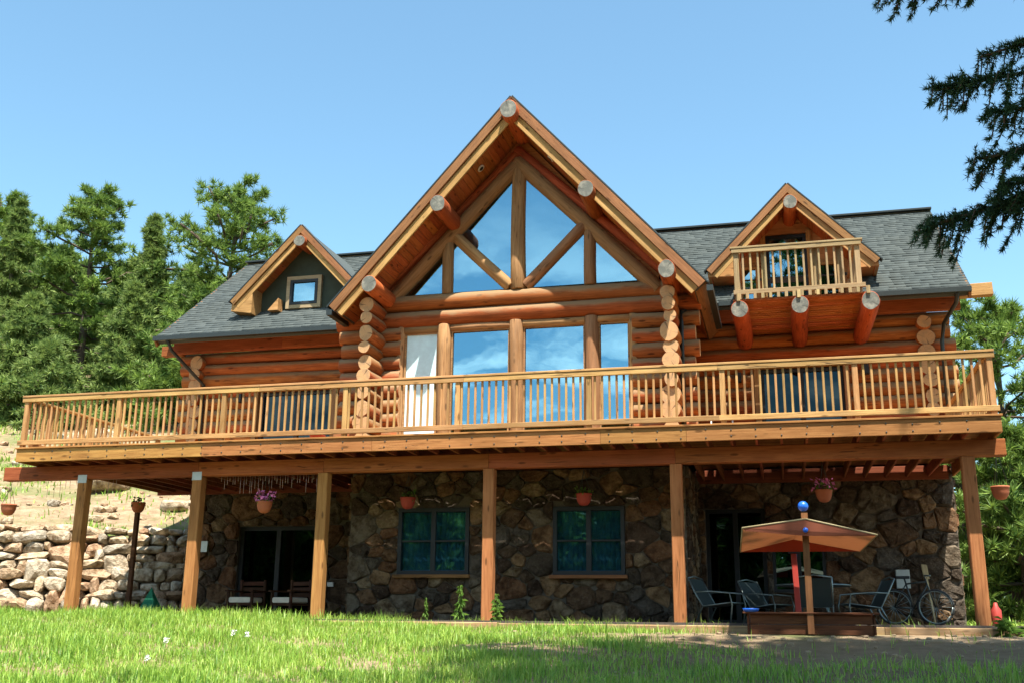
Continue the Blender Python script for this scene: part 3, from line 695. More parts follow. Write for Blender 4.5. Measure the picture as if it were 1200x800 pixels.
link('roof', mk('roof', vb + [(a, b, c - 0.16) for a, b, c in vb], [[0, 1, 2, 3], [7, 6, 5, 4], [0, 4, 5, 1], [1, 5, 6, 2], [2, 6, 7, 3], [3, 7, 4, 0]], SHG), None, house)
# shingle tabs, course by course
def shingles():
    V = []; Tr = []; q = random.Random(5)
    SL = math.hypot(RY - EY, RZ - EZ); u = Vector((0, RY - EY, RZ - EZ)) / SL; nrm = Vector((0, -P, 1)).normalized(); e = 0.142; ncr = int(SL / e)
    for c in range(ncr):
        s0 = c * e; y = EY + u.y * s0; z = EZ + u.z * s0
        half = (10.37 - z) / 1.1257; vl, vr = -1.46 - half - 0.03, -1.46 + half + 0.03
        spans = [(XL - 0.02, vl), (vr, 2.74), (5.26, XR + 0.02)] + ([(2.74, 5.26)] if y > 4.4 else [])
        for a, b in spans:
            if b - a < 0.03: continue
            x = a - q.random() * 0.3
            while x < b:
                wv = q.choice((0.16, 0.21, 0.29, 0.34)); x0 = max(a, x); x1 = min(b, x + wv - 0.006); x += wv
                if x1 - x0 < 0.02: continue
                hh = q.choice((0.010, 0.016, 0.024)); o_ = len(V)
                p0 = Vector((0, y, z)) - u * 0.01; p1 = p0 + u * (e + 0.03)
                for xx, pp, h_ in ((x0, p0, hh), (x1, p0, hh), (x1, p1, 0.002), (x0, p1, 0.002), (x0, p0, 0), (x1, p0, 0)):
                    k = pp + nrm * h_; V.append((xx, k.y, k.z))
                Tr += [(o_, o_ + 1, o_ + 2), (o_, o_ + 2, o_ + 3), (o_ + 4, o_ + 5, o_ + 1), (o_ + 4, o_ + 1, o_), (o_ + 4, o_, o_ + 3), (o_ + 5, o_ + 2, o_ + 1)]
    link('shingles', big('shingles', V, Tr, SHG), None, house, 'stuff')
shingles()
beam('ridge_cap', (XL - 0.03, RY, RZ + 0.03), (-1.7, RY, RZ + 0.03), 0.3, 0.05, DARKM, house); beam('ridge_cap', (-1.1, RY, RZ + 0.03), (XR + 0.03, RY, RZ + 0.03), 0.3, 0.05, DARKM, house)
for x in (XL + 0.02, XR - 0.02):
    beam('rake_board', (x, EY, EZ - 0.12), (x, RY, RZ - 0.12), 0.05, 0.2, FAS1, house); beam('rake_board', (x, 11.9, 6.08), (x, RY, RZ - 0.12), 0.05, 0.2, FAS1, house)
# eave beams and gutters
for x0, x1 in ((XL + 0.1, -5.02), (2.1, 7.25)):
    n_ = 2 if x1 < 0 else 1; st = (x1 - x0) / n_
    for i in range(n_): box('eave_beam', (x0 + st * (i + .5), 4.16, 6.40), (st - 0.004, 0.16, 0.30), BEAM, house)
    box('soffit_panel', ((x0 + x1) / 2, 4.35, 6.60), (x1 - x0, 0.5, 0.03), SOFF, house)
for x0, x1 in ((XL, -4.86), (2.42, 2.72), (5.28, XR)):
    box('gutter', ((x0 + x1) / 2, EY - 0.05, EZ - 0.035), (x1 - x0, 0.12, 0.11), DARKM, house)
    box('eave_soffit', ((x0 + x1) / 2, (EY + 4.08) / 2, EZ - 0.085 + 0.1), (x1 - x0, 0.46, 0.02), SOFF, house, 0)
beam('beam_tail', (7.0, 4.3, 6.66), (7.92, 4.3, 6.68), 0.2, 0.26, FAS2, house); beam('beam_tail', (-11.25, 4.3, 6.36), (-10.7, 4.3, 6.36), 0.2, 0.24, BEAM, house)
def spout(name, pts): link(name, tubem(pts, 0.042, DARKM, 8), None, house)
spout('downspout', [(2.35, 3.38, 6.40), (2.35, 3.4, 6.25), (1.95, 2.0, 5.95), (1.78, 1.62, 5.80), (1.78, 1.60, 5.6), (1.78, 1.60, 3.2)])
spout('downspout', [(-10.6, 3.38, 6.40), (-10.6, 3.62, 6.2), (-10.05, 3.85, 5.6), (-10.0, 4.2, 5.45), (-10.0, 4.28, 3.2)])
spout('downspout', [(7.1, 3.38, 6.40), (7.1, 3.6, 6.25), (6.9, 4.12, 5.95), (6.85, 4.22, 5.6), (6.85, 4.25, 3.2)])
box('gutter', (2.40, 2.1, 5.98), (0.12, 2.7, 0.11), DARKM, house); box('gutter', (-5.23, 2.1, 5.98), (0.12, 2.7, 0.11), DARKM, house)
spout('downspout', [(-5.1, 3.5, 6.5), (-4.95, 2.6, 6.40), (-4.86, 2.2, 6.32)])
# --- right dormer with balcony
gable_roof(3.95, 9.08, 1.76, 1.82, 3.55, 7.2, 0.16, 0.14, 0.95, 0.14)
for sg in (-1, 1):
    x1, x2 = 3.95 + sg * 1.76, 3.95 + sg * 1.2
    poly = [(x1 - sg * 0.02, 7.12), (x2, 7.10), (x2, 7.58), (x1 - sg * 0.03, 7.22)]
    link('eave_return', prism_xz(poly, 3.56, 4.5, PALEW), None, house)
log('purlin', (3.98, 3.4, 8.62), (3.98, 6.5, 8.62), 0.15, house, PURL, ENDG, 18)
DZ = 6.2
wallpoly = [(2.6, DZ), (3.42, DZ), (3.42, 8.28), (4.42, 8.28), (4.42, DZ), (5.3, DZ), (5.3, 7.5), (3.95, 8.88), (2.6, 7.5)]
link('dormer_wall', prism_xz(wallpoly, YW - 0.06, YW + 0.06, PALEW), None, house)
for x in (3.38, 4.36): box('door_trim', (x, YW - 0.08, 7.27), (0.11, 0.08, 2.1), PALEW, house)
window(3.44, 4.3, 6.25, 8.26, YW - 0.02, 0.07, (1, 1), BLK, GLS, None, 'balcony_door')
for x0, x1, zt in ((2.85, 3.24, 7.55), (4.5, 5.02, 7.55)):
    window(x0, x1, 6.3, zt, YW - 0.075, 0.05, (1, 1), PALEW, GLS if x0 < 4 else GLS2)
for i in range(7):
    link('curtain', tubem([(3.55 + i * 0.055, YW + 0.2, 6.3), (3.55 + i * 0.055, YW + 0.2, 7.9)], 0.03, CURT, 8), None, house)
# balcony
BX0, BX1, BY = 2.80, 5.20, 1.9
for x in (2.9, 4.03, 5.30): log('balcony_log', (x, BY - 0.06, 5.86), (x, YW + 0.2, 5.86), 0.172, house, PURL, ENDG, 20)
nb = 17
for i in range(nb):
    y = BY + 0.05 + (YW - 0.1 - BY) * (i + 0.5) / nb
    box('balcony_board', (4.02, y, 6.06), (BX1 - BX0 + 0.1, 0.128, 0.045), SOFF, house)
for i in range(16): box('balcony_batten', (BX0 + 0.1 + i * 0.147, BY - 0.02, 6.11), (0.06, 0.03, 0.10), BALW, house)
for x in (BX0 + 0.06, BX1 - 0.06):
    box('balcony_post', (x, BY + 0.08, 6.57), (0.1, 0.1, 1.02), BALW, house)
    box('balcony_post', (x, YW - 0.28, 6.57), (0.1, 0.1, 1.02), BALW, house)
    box('balcony_rail', (x, (BY + YW) / 2 - 0.1, 7.10), (0.12, YW - BY - 0.25, 0.045), BALW, house); box('balcony_rail', (x, (BY + YW) / 2 - 0.1, 6.21), (0.05, YW - BY - 0.3, 0.085), BALW, house)
    for j in range(15): box('balcony_baluster', (x, BY + 0.25 + j * 0.14, 6.66), (0.036, 0.036, 0.86), BALW, house)
box('balcony_rail', (4.0, BY + 0.05, 7.13), (2.5, 0.14, 0.04), BALW, house); box('balcony_rail', (4.0, BY + 0.01, 7.065), (2.44, 0.04, 0.085), BALW, house); box('balcony_rail', (4.02, BY, 6.205), (2.46, 0.04, 0.09), BALW, house)
for i in range(15):
    x = BX0 + 0.19 + i * 0.144
    box('balcony_baluster', (x, BY + 0.05, 6.64), (0.04, 0.04, 0.84), BALW, house)
for x in (3.38, 4.36, 4.8): box('balcony_post', (x, BY + 0.16, 6.6), (0.085, 0.085, 0.95), BALW, house)
for x in (2.9, 4.03, 5.3): box('post_bracket', (x - 0.02, BY - 0.09, 6.08), (0.07, 0.04, 0.15), BALW, house)
# --- left dormer
gable_roof(-7.55, 9.27, 1.76, 1.83, 3.95, 7.2, 0.16, 0.14, 0.6, 0.14)
for sg in (-1, 1):
    x1, x2 = -7.55 + sg * 1.76, -7.55 + sg * 1.2
    link('eave_return', prism_xz([(x1 - sg * 0.02, 7.20), (x2, 7.12), (x2, 7.78), (x1 - sg * 0.03, 7.42)], 3.96, 4.5, FAS2), None, house)
log('purlin', (-7.52, 3.82, 8.83), (-7.52, 6.5, 8.83), 0.15, house, PURL, ENDG, 18)
link('dormer_wall', prism_xz([(-8.9, 6.9), (-6.2, 6.9), (-6.2, 7.75), (-7.55, 9.1), (-8.9, 7.75)], YW - 0.05, YW + 0.1, SIDING), None, house)
window(-8.06, -7.14, 7.30, 8.12, YW - 0.09, 0.09, (1, 1), TRIMC, GLS)
window(-7.965, -7.235, 7.395, 8.025, YW - 0.10, 0.07, (1, 1), BLK, GLS)
link('roof_vent', prism_xz([(-8.42, 7.22), (-8.15, 7.22), (-8.15, 7.52)], YW - 0.35, YW - 0.1, FAS2), None, house)

# ------------------------------------------------------------------ deck
deck = thing('raised_deck', 'long raised timber deck on six square posts with a slatted railing along the house front', 'deck', (-2.1, 0, 0))
DX0, DX1, DY = -11.06, 6.87, -0.66
for i, (x, lean) in enumerate(((-9.91, 0), (-7.38, 0), (-4.77, 0), (-1.57, 0), (1.75, 0), (6.42, 0))):
    p = box('post', (x, 0, 1.23), (0.2, 0.2, 2.73), POSTW, deck, 0, 0.012)
    p['label'] = 'square timber deck post'
    if i < 2: box('bracket', (x, -0.103, 2.60), (0.2, 0.012, 0.16), GREYM, p)
xs_ = [-11.75, -7.36, -4.76, -1.57, 1.75, 7.0]
for a, b in zip(xs_[:-1], xs_[1:]): box('beam', ((a + b) / 2, 0, 2.735), (b - a - 0.006, 0.21, 0.268), BEAM, deck, 0, 0.01)
xs_ = [DX0, -7.0, -3.6, 0.55, 2.0, DX1]
for a, b in zip(xs_[:-1], xs_[1:]): box('rim_board', ((a + b) / 2, DY + 0.02, 3.005), (b - a - 0.005, 0.045, 0.25), DECK, deck)
for x in (DX0 + 0.02, DX1 - 0.02): box('rim_board', (x, 1.93, 3.005), (0.045, 5.04, 0.25), DECK, deck)
x = DX0 + 0.42
while x < DX1 - 0.1:
    y1 = 1.90 if -5.1 < x < 1.8 else YW - 0.12
    box('joist', (x, (DY + 0.045 + y1) / 2, 2.985), (0.042, y1 - DY - 0.05, 0.215), JOIST, deck); x += 0.405
box('ledger', (-8.1, YW - 0.095, 2.96), (6.0, 0.05, 0.28), JOIST, deck); box('ledger', (4.25, YW - 0.095, 2.96), (5.0, 0.05, 0.28), JOIST, deck)
y = DY - 0.03; i = 0
while y < YW - 0.2:
    gap = (0.015 if i % 2 == 1 else 0.005) if 0.9 < y < 1.9 else 0.004; w_ = 0.138
    for a, b in (((DX0 - 0.02, DX1 + 0.02),) if y + w_ < 1.86 else ((DX0 - 0.02, -4.725), (1.835, DX1 + 0.02))):
        box('deck_board', ((a + b) / 2, y + w_ / 2, 3.148), (b - a, w_, 0.032), DECK, deck, 0, 0.004)
    if y < 1.86 <= y + w_ and 1.815 - y > 0.03: box('deck_board', (-1.445, (y + 1.815) / 2, 3.148), (6.54, 1.815 - y, 0.032), DECK, deck, 0, 0.004)
    y += w_ + gap; i += 1
bolt_ = lathe([(.013, -.004), (.013, .004)], DARKM, 8, 'bolt'); bx__ = DX0 + 0.42
while bx__ < DX1 - 0.1:
    for z in (2.94, 3.06): link('bolt', bolt_, T(bx__ + rnd.uniform(-.01, .01), DY - 0.006, z + rnd.uniform(-.015, .015)) @ Matrix.Rotation(R(90), 4, 'X'), deck)
    bx__ += 0.405
RYY = DY + 0.07
px_ = [-10.99, -8.9, -6.64, -4.17, -2.02, 0.35, 2.62, 4.75, 6.79]
for x in px_: box('rail_post', (x, RYY, 3.63), (0.09, 0.09, 1.06), RAILW, deck)
segs = [-11.08, -5.9, -1.9, 2.55, 6.87]
for a, b in zip(segs[:-1], segs[1:]):
    box('top_rail', ((a + b) / 2, RYY, 4.187), (b - a - 0.004, 0.15, 0.04), RAILW, deck)
    box('top_rail', ((a + b) / 2, RYY - 0.045, 4.12), (b - a - 0.004, 0.04, 0.088), RAILW, deck)
    box('bottom_rail', ((a + b) / 2, RYY - 0.05, 3.262), (b - a - 0.004 + (0.0), 0.04, 0.09), RAILW, deck)
k = 0; x = -10.93
while x < 6.75:
    if all(abs(x - p) > 0.07 for p in px_): box('baluster', (x, RYY - 0.008, 3.68), (0.038, 0.038, 0.9), RAILW, deck)
    x += 0.1265
for X in (DX0 + 0.08, DX1 - 0.08):
    for y in (1.4, 4.0): box('rail_post', (X, y, 3.63), (0.09, 0.09, 1.06), RAILW, deck)
    box('top_rail', (X, 1.8, 4.14), (0.14, 4.5, 0.04), RAILW, deck); box('bottom_rail', (X, 1.8, 3.262), (0.04, 4.5, 0.09), RAILW, deck)
    for j in range(28):
        y = RYY + 0.17 + j * 0.15
        if abs(y - 1.4) > 0.07: box('baluster', (X, y, 3.68), (0.038, 0.038, 0.88), RAILW, deck)

# ------------------------------------------------------------------ icicle lights
q = random.Random(21)
il = thing('icicle_lights', 'thin pale icicle light strands hanging behind the left half of the deck beam', 'string lights', (-7, 0.13, 2.6))
sm_ = {}
for x0, x1, n_ in ((-10.9, -9.2, 14), (-7.0, -4.9, 36)):
    link('cord', tubem([(x0, 0.13, 2.61), (x1, 0.13, 2.61)], 0.006, STRAND, 4), None, il)
    for i in range(n_):
        x = x0 + (x1 - x0) * (i + q.uniform(.2, .8)) / n_; d = q.choice((0.1, 0.16, 0.25, 0.34))
        if d not in sm_: sm_[d] = tubem([(0, 0, 0), (.004, 0, -d)], 0.0045, STRAND, 4)
        link('strand', sm_[d], T(x, 0.13, 2.61), il)

# ------------------------------------------------------------------ hanging pots
def leaves_m(n, rad, zr_, size, m_, seed, droop=0.0, name='leaves'):
    g_ = np.random.RandomState(seed); V = []; Tr = []
    for i in range(n):
        a = g_.uniform(0, 6.28); rr = rad * math.sqrt(g_.uniform()); z = g_.uniform(*zr_)
        c = np.array((rr * math.cos(a), rr * math.sin(a), z - droop * rr)); d = g_.normal(size=3); d /= np.linalg.norm(d); s_ = np.cross(d, g_.normal(size=3)); s_ /= np.linalg.norm(s_)
        l = size * g_.uniform(.6, 1.3); o_ = len(V); V += [c, c + d * l * .5 + s_ * l * .28, c + d * l, c + d * l * .5 - s_ * l * .28]; Tr += [(o_, o_ + 1, o_ + 2), (o_, o_ + 2, o_ + 3)]
    return big(name, V, Tr, m_)
def pot(x, y, z, label, m_=TERRA, hang=2.85, flower=None, green=True, sc=1.0, seed=1):
    t_ = thing('hanging_pot', label, 'flower pot', (x, y, z), group=None)
    M = T(x, y, z) @ Matrix.Scale(sc, 4)
    link('bowl', lathe([(0.035, -0.125), (0.08, -0.11), (0.118, -0.06), (0.138, 0.0), (0.147, 0.07), (0.152, 0.075), (0.152, 0.10), (0.135, 0.10), (0.12, 0.05)], m_, 18), M, t_)
    if hang: link('hanger', multi_tube([([(0.14 * math.cos(a), 0.14 * math.sin(a), 0.09), (0, 0, (hang - z) / sc - 0.12), (0, 0, (hang - z) / sc)], 0.005) for a in (0, 2.1, 4.2)], DARKM, 4), M, t_)
    if green: link('foliage', leaves_m(60, 0.15, (0.06, 0.2), 0.08, BROAD, seed), M, t_)
    if flower: link('blossom', leaves_m(80, 0.19, (0.10, 0.30), 0.075, flower, seed + 9), M, t_)
    return t_
pot(-11.62, 0.0, 2.04, 'brown empty bowl pot hanging from the far left beam end', green=False, hang=2.6)
pot(-10.0, 2.0, 2.27, 'tall terracotta pot on top of the dark wooden stake by the stone retaining wall', hang=None, seed=2)
pot(-6.1, 0.25, 2.03, 'terracotta pot hanging between the second and third deck posts', flower=PINK, seed=3)
pot(-3.62, 1.4, 2.19, 'small red pot hanging over the left ground floor window', REDP, seed=4)
pot(-0.12, 1.4, 2.2, 'red pot hanging over the right ground floor window', REDP, seed=5)
pot(4.22, 1.5, 2.2, 'hanging pot with bright pink flowers above the striped sandbox canopy', flower=PINK, seed=6)
pot(7.05, 1.0, 2.14, 'reddish pot hanging outside the far right deck post', green=False, hang=2.95)
thing('wooden_stake', 'dark wooden stake carrying a terracotta pot under the left deck end', 'stake', (-10.0, 2.0, 0), data=boxm(0.1, 0.1, 2.2, SAND_W).copy())
for v_ in bpy.data.objects['wooden_stake'].data.vertices: v_.co = (v_.co.z * 0 + v_.co.y, v_.co.z, 0) if False else v_.co
st = bpy.data.objects['wooden_stake']; st.data = boxm(2.25, 0.09, 0.09, SAND_W).copy(); st.data.transform(Matrix.Rotation(R(-90), 4, 'Y')); st.data.transform(T(0, 0, 1.06))

# ------------------------------------------------------------------ sandbox with canopy
sb = thing('sandbox', 'dark wooden sandbox under a brown, cream and red canopy topped by a blue ball', 'sandbox', (3.8, -1.0, -0.2))
SX0, SX1, SY0, SY1 = 2.9, 4.7, -1.55, 0.1
for y in (SY0, SY1): 
    for z in (-0.12, 0.03): box('side_board', ((SX0 + SX1) / 2, y, z), (SX1 - SX0 - 0.07, 0.03, 0.14), SAND_W, sb)
for x in (SX0, SX1):
    for z in (-0.12, 0.03): box('side_board', (x, (SY0 + SY1) / 2, z), (0.03, SY1 - SY0, 0.14), SAND_W, sb)
box('seat_board', ((SX0 + SX1) / 2, SY0, 0.118), (SX1 - SX0 + 0.14, 0.2, 0.024), SAND_W, sb); box('seat_board', ((SX0 + SX1) / 2, SY1, 0.118), (SX1 - SX0 + 0.14, 0.2, 0.024), SAND_W, sb)
beam('pole', (3.80, SY0 - 0.04, -0.18), (3.80, SY0 - 0.04, 1.58), 0.095, 0.095, SAND_P, sb); beam('pole', (3.66, SY1 + 0.02, -0.1), (3.62, SY1 + 0.02, 1.28), 0.09, 0.09, REDM, sb)
link('ball', lathe([(0.005, -.08), (.04, -.069), (.069, -.04), (.08, 0), (.069, .04), (.04, .069), (.005, .08)], BLUE, 16), T(3.79, SY0 - 0.04, 1.68), sb)
link('knob', lathe([(0.03, -.02), (.04, 0), (.03, .02)], BLUE, 10), T(3.80, -1.89, 1.30) @ Matrix.Rotation(R(90), 4, 'X'), sb)
box('hub', (3.62, SY1 - 0.02, 1.16), (0.17, 0.1, 0.15), BLK, sb)
nl, nr_, na, fl_, fr_, fa = (2.89, -1.86, 1.345), (4.80, -1.86, 1.225), (3.81, -1.88, 1.465), (2.78, -0.2, 1.10), (4.66, -0.2, 1.10), (3.63, -0.2, 1.30)
nm = (3.80, -1.84, 1.22)
def thick(poly, m_, t=0.006):
    a, b, c = (Vector(poly[i]) for i in range(3)); n_ = (b - a).cross(c - a).normalized() * t
    k = len(poly); v = [tuple(Vector(p) + n_) for p in poly] + [tuple(Vector(p) - n_) for p in poly]
    return mk('canvas', v, [list(range(k)), list(range(2 * k - 1, k - 1, -1))] + [[i, k + i, k + (i + 1) % k, (i + 1) % k] for i in range(k)], m_)
link('canopy_end', thick([nl, na, nr_, (4.75, -1.85, 1.21), nm, (2.93, -1.85, 1.30)], FAB_B), None, sb)
link('canopy_panel', thick([nl, na, fa, fl_], FAB_C), None, sb); link('canopy_panel', thick([na, nr_, fr_, fa], FAB_C), None, sb)
link('canopy_end', thick([fl_, fa, fr_], FAB_R), None, sb)
link('canopy_frame', multi_tube([([nl, na], .013), ([na, nr_], .013), ([nl, fl_], .012), ([nr_, fr_], .012), ([fl_, fa], .01), ([fa, fr_], .01)], TRIMC, 6), None, sb)
thing('blue_tray', 'flat blue plastic tray lying on the left corner of the sandbox rim', 'tray', (2.95, SY0 - 0.02, 0.132), data=lathe([(.10, 0), (.12, 0.05), (.125, 0.05), (.11, 0.01)], BLUE, 14))

# ------------------------------------------------------------------ patio furniture
def sling_chair(x, y, rz, label, src=[None]):
    if src[0] is None:
        t_ = thing('sling_chair', label, 'chair', (0, 0, -0.03), 0, 'metal sling chairs round the patio table'); P_ = []
        for s_ in (-.29, .29):
            P_.append(([(s_, -.30, 0), (s_, -.34, .3), (s_, -.30, .50), (s_, .05, .53), (s_, .36, .52)], .014)); P_.append(([(s_, .34, 0), (s_, .20, .28), (s_, .30, .45), (s_, .46, .76)], .014)); P_.append(([(s_, -.3, .34), (s_, .2, .28)], .012))
        P_ += [([(-.29, -.3, .34), (.29, -.3, .34)], .012), ([(-.29, .46, .76), (0, .48, .80), (.29, .46, .76)], .014), ([(-.29, .2, .28), (.29, .2, .28)], .012)]
        link('frame', multi_tube(P_, CHROME, 7, 'frame'), T(0, 0, -.03), t_)
        v = [(a, b, c) for a in (-.27, .27) for b, c in ((-.3, .345), (-.05, .30), (.2, .285), (.31, .47), (.455, .75))]
        v += [(a, b + .008, c - .012) for a, b, c in v]
        f = [[i, i + 1, i + 6, i + 5] for i in range(4)] + [[10 + i, 15 + i, 16 + i, 11 + i] for i in range(4)]
        link('sling', mk('sling', v, f, SLING), T(0, 0, -.03), t_); src[0] = t_; t = t_
    else:
        t = src[0].copy(); COL.objects.link(t); t['label'] = label
        for ch in src[0].children: c = ch.copy(); COL.objects.link(c); c.parent = t
    t.location = (x, y, -0.03); t.rotation_euler = (0, 0, rz)
sling_chair(2.35, 1.0, R(70), 'metal sling chair on the far left, turned side-on beside the fifth deck post')
sling_chair(3.15, 2.3, R(55), 'metal sling chair pushed in at the left of the patio table')
sling_chair(3.95, 1.1, R(178), 'metal sling chair seen from behind, right behind the sandbox poles')
sling_chair(4.75, 1.4, R(-75), 'metal sling chair with a wide arm, right of the patio table beside the bicycle')
tb = thing('patio_table', 'round glass patio table among the metal sling chairs', 'table', (3.95, 2.1, -.03))
link('tabletop', lathe([(.62, .66), (.66, .67), (.66, .69), (.62, .70)], CHROME, 28), T(3.95, 2.1, -.03), tb)
for a in range(4): link('leg', tubem([(0.15 * math.cos(a * 1.57 + .7), .15 * math.sin(a * 1.57 + .7), .66), (0.45 * math.cos(a * 1.57 + .7), .45 * math.sin(a * 1.57 + .7), 0)], .02, CHROME), T(3.95, 2.1, -.03), tb)
def wood_chair(x, y, rz, label, src=[None]):
    if src[0] is None:
        t_ = thing('wooden_chair', label, 'chair', (0, 0, 0), 0, 'dark wooden chairs with cream cushions')
        for sx in (-.28, .28):
            for sy, h in ((-.28, .55), (.28, .82)): box('leg', (sx, sy, h / 2), (.055, .055, h), CHAIRW, t_)
            box('arm', (sx, -.02, .57), (.09, .68, .035), CHAIRW, t_)
        box('seat', (0, 0, .30), (.56, .58, .05), CHAIRW, t_)
        for z in (.50, .62, .74): box('back_slat', (0, .29, z), (.54, .025, .085), CHAIRW, t_)
        box('cushion', (0, -.03, .385), (.50, .54, .11), CUSH, t_, 0, .04); src[0] = t_; t = t_
    else:
        t = src[0].copy(); COL.objects.link(t); t['label'] = label
        for ch in src[0].children: c = ch.copy(); COL.objects.link(c); c.parent = t
    t.location = (x, y, -0.03); t.rotation_euler = (0, 0, rz)
wood_chair(-7.8, 3.0, R(0), 'dark wooden armchair with a cream cushion, set straight before the dark glass door')
wood_chair(-6.75, 3.0, R(-20), 'dark wooden armchair with a cream cushion, angled behind the third deck post')
# folded green canvas by the wall
thing('green_tent', 'small green triangular canvas tent standing by the retaining wall foot', 'tent', (-10.1, 3.0, 0),
      data=mk('green_tent', [(-.28, -.2, -.05), (.26, -.2, -.05), (-.02, 0, .62), (-.28, .25, -.05), (.26, .25, -.05)], [[0, 1, 2], [1, 4, 2], [4, 3, 2], [3, 0, 2], [0, 3, 4, 1]], TARP))
# bicycle
bk = thing('bicycle', 'bicycle with thin pale rimmed wheels parked at the right end of the patio', 'bicycle', (5.85, 3.2, 0))
def bx_(px, py, pz): return (px, py, pz)
for wx in (5.42, 6.14):
    ring = [(0.31 * math.cos(a), 0, 0.31 * math.sin(a)) for a in np.linspace(0, 2 * math.pi, 33)]
    tw = link('wheel', tubem(ring, 0.019, BLK, 7), T(wx, 3.2, 0.30), bk)
    link('rim', tubem([(p[0] * .93, 0, p[2] * .93) for p in ring], 0.012, CHROME, 6), T(wx, 3.2, 0.30), tw)
    link('spokes', multi_tube([([(0, 0, 0), (0.29 * math.cos(a), 0, .29 * math.sin(a))], .0035) for a in np.linspace(0, 6.28, 17)[:-1]], CHROME, 4), T(wx, 3.2, 0.30), tw)
link('bicycle_frame', multi_tube([([(5.42, 3.2, .3), (5.75, 3.2, .27)], .014), ([(5.42, 3.2, .3), (5.65, 3.2, .72)], .012), ([(5.75, 3.2, .27), (5.63, 3.2, .82)], .017), ([(5.75, 3.2, .27), (6.02, 3.2, .70)], .018), ([(5.64, 3.2, .72), (6.0, 3.2, .76)], .016), ([(6.14, 3.2, .3), (5.98, 3.2, .86)], .014)], DARKM, 7), None, bk)
link('handlebar', tubem([(6.06, 2.95, .86), (5.98, 3.2, .88), (6.06, 3.45, .86)], .014, CHROME), None, bk)
box('saddle', (5.60, 3.2, .84), (.24, .12, .05), BLK, bk, 0, .02)
pd = thing('wooden_paddle', 'pale wooden paddle leaning upright against the stone wall behind the bicycle', 'paddle', (6.2, 4.2, 0))
beam('shaft', (6.22, 4.12, 0.0), (6.16, 4.36, 0.86), .04, .04, TRIMC, pd); beam('blade', (6.16, 4.36, 0.86), (6.13, 4.45, 1.28), .03, .11, TRIMC, pd, (1, 0, 0), .012)
# things glimpsed on the deck
wc = thing('deck_chair', 'pale metal chair on the deck beside the bay corner, seen through the railing', 'chair', (2.42, 2.6, 3.165))
link('frame', multi_tube([([(2.2, 2.4, 3.165), (2.2, 2.4, 3.62), (2.2, 2.85, 3.62), (2.2, 2.9, 3.95)], .014), ([(2.62, 2.4, 3.165), (2.62, 2.4, 3.62), (2.62, 2.85, 3.62), (2.62, 2.9, 3.95)], .014), ([(2.2, 2.9, 3.95), (2.62, 2.9, 3.95)], .014), ([(2.2, 2.85, 3.165), (2.2, 2.85, 3.62)], .014), ([(2.62, 2.85, 3.165), (2.62, 2.85, 3.62)], .014)], WHITE, 6), None, wc)
box('seat', (2.41, 2.62, 3.58), (.42, .46, .03), WHITE, wc)
lt = thing('low_table', 'low white topped table on the left deck behind the railing', 'table', (-8.6, 2.9, 3.165))
box('tabletop', (-8.6, 2.9, 3.60), (1.1, .6, .04), WHITE, lt)
for sx in (-.48, .48):
    for sy in (-.24, .24): box('leg', (-8.6 + sx, 2.9 + sy, 3.37), (.05, .05, .41), WHITE, lt)
thing('deck_planter', 'small red planter on the deck left of the bay log ends', 'planter', (-5.2, 0.5, 3.165), data=lathe([(.10, 0), (.15, .24), (.16, .25), (.13, .25)], REDP, 16))
# edging timbers along the patio
xe = [-10.2, -7.7, -4.3, -0.9, 1.6, 2.75]
for a, b in zip(xe[:-1], xe[1:]):
    pass
et = thing('timber_edging', 'long low line of timbers edging the patio below the deck', 'edging', (-1.5, -0.62, -0.2))
for a, b in ((-10.2, -7.4), (-7.4, -4.2), (-4.2, -1.2), (-1.2, 1.9), (1.9, 4.9), (4.9, 7.6)):
    box('timber', ((a + b) / 2, -0.62 + rnd.uniform(-.015, .015), -0.155 + 0.012 * (a < -1.5)), (b - a - 0.008, 0.17, 0.17), EDGE, et, rnd.uniform(-.003, .003), 0.014)

# ------------------------------------------------------------------ retaining wall and hillside rocks
def icos():
    t_ = (1 + 5 ** .5) / 2; v = [Vector(p).normalized() for p in ((-1, t_, 0), (1, t_, 0), (-1, -t_, 0), (1, -t_, 0), (0, -1, t_), (0, 1, t_), (0, -1, -t_), (0, 1, -t_), (t_, 0, -1), (t_, 0, 1), (-t_, 0, -1), (-t_, 0, 1))]
    f = [(0, 11, 5), (0, 5, 1), (0, 1, 7), (0, 7, 10), (0, 10, 11), (1, 5, 9), (5, 11, 4), (11, 10, 2), (10, 7, 6), (7, 1, 8), (3, 9, 4), (3, 4, 2), (3, 2, 6), (3, 6, 8), (3, 8, 9), (4, 9, 5), (2, 4, 11), (6, 2, 10), (8, 6, 7), (9, 8, 1)]
    def sub(v, f):
        c = {}; v = list(v); nf = []
        def mid(a, b):
            k = (min(a, b), max(a, b))
            if k not in c: c[k] = len(v); v.append(((v[a] + v[b]) / 2).normalized())
            return c[k]
        for a, b, d in f: x, y, z = mid(a, b), mid(b, d), mid(d, a); nf += [(a, x, z), (b, y, x), (d, z, y), (x, y, z)]
        return v, nf
    return sub(*sub(v, f)), sub(v, f)
ICO3, ICO2 = icos()
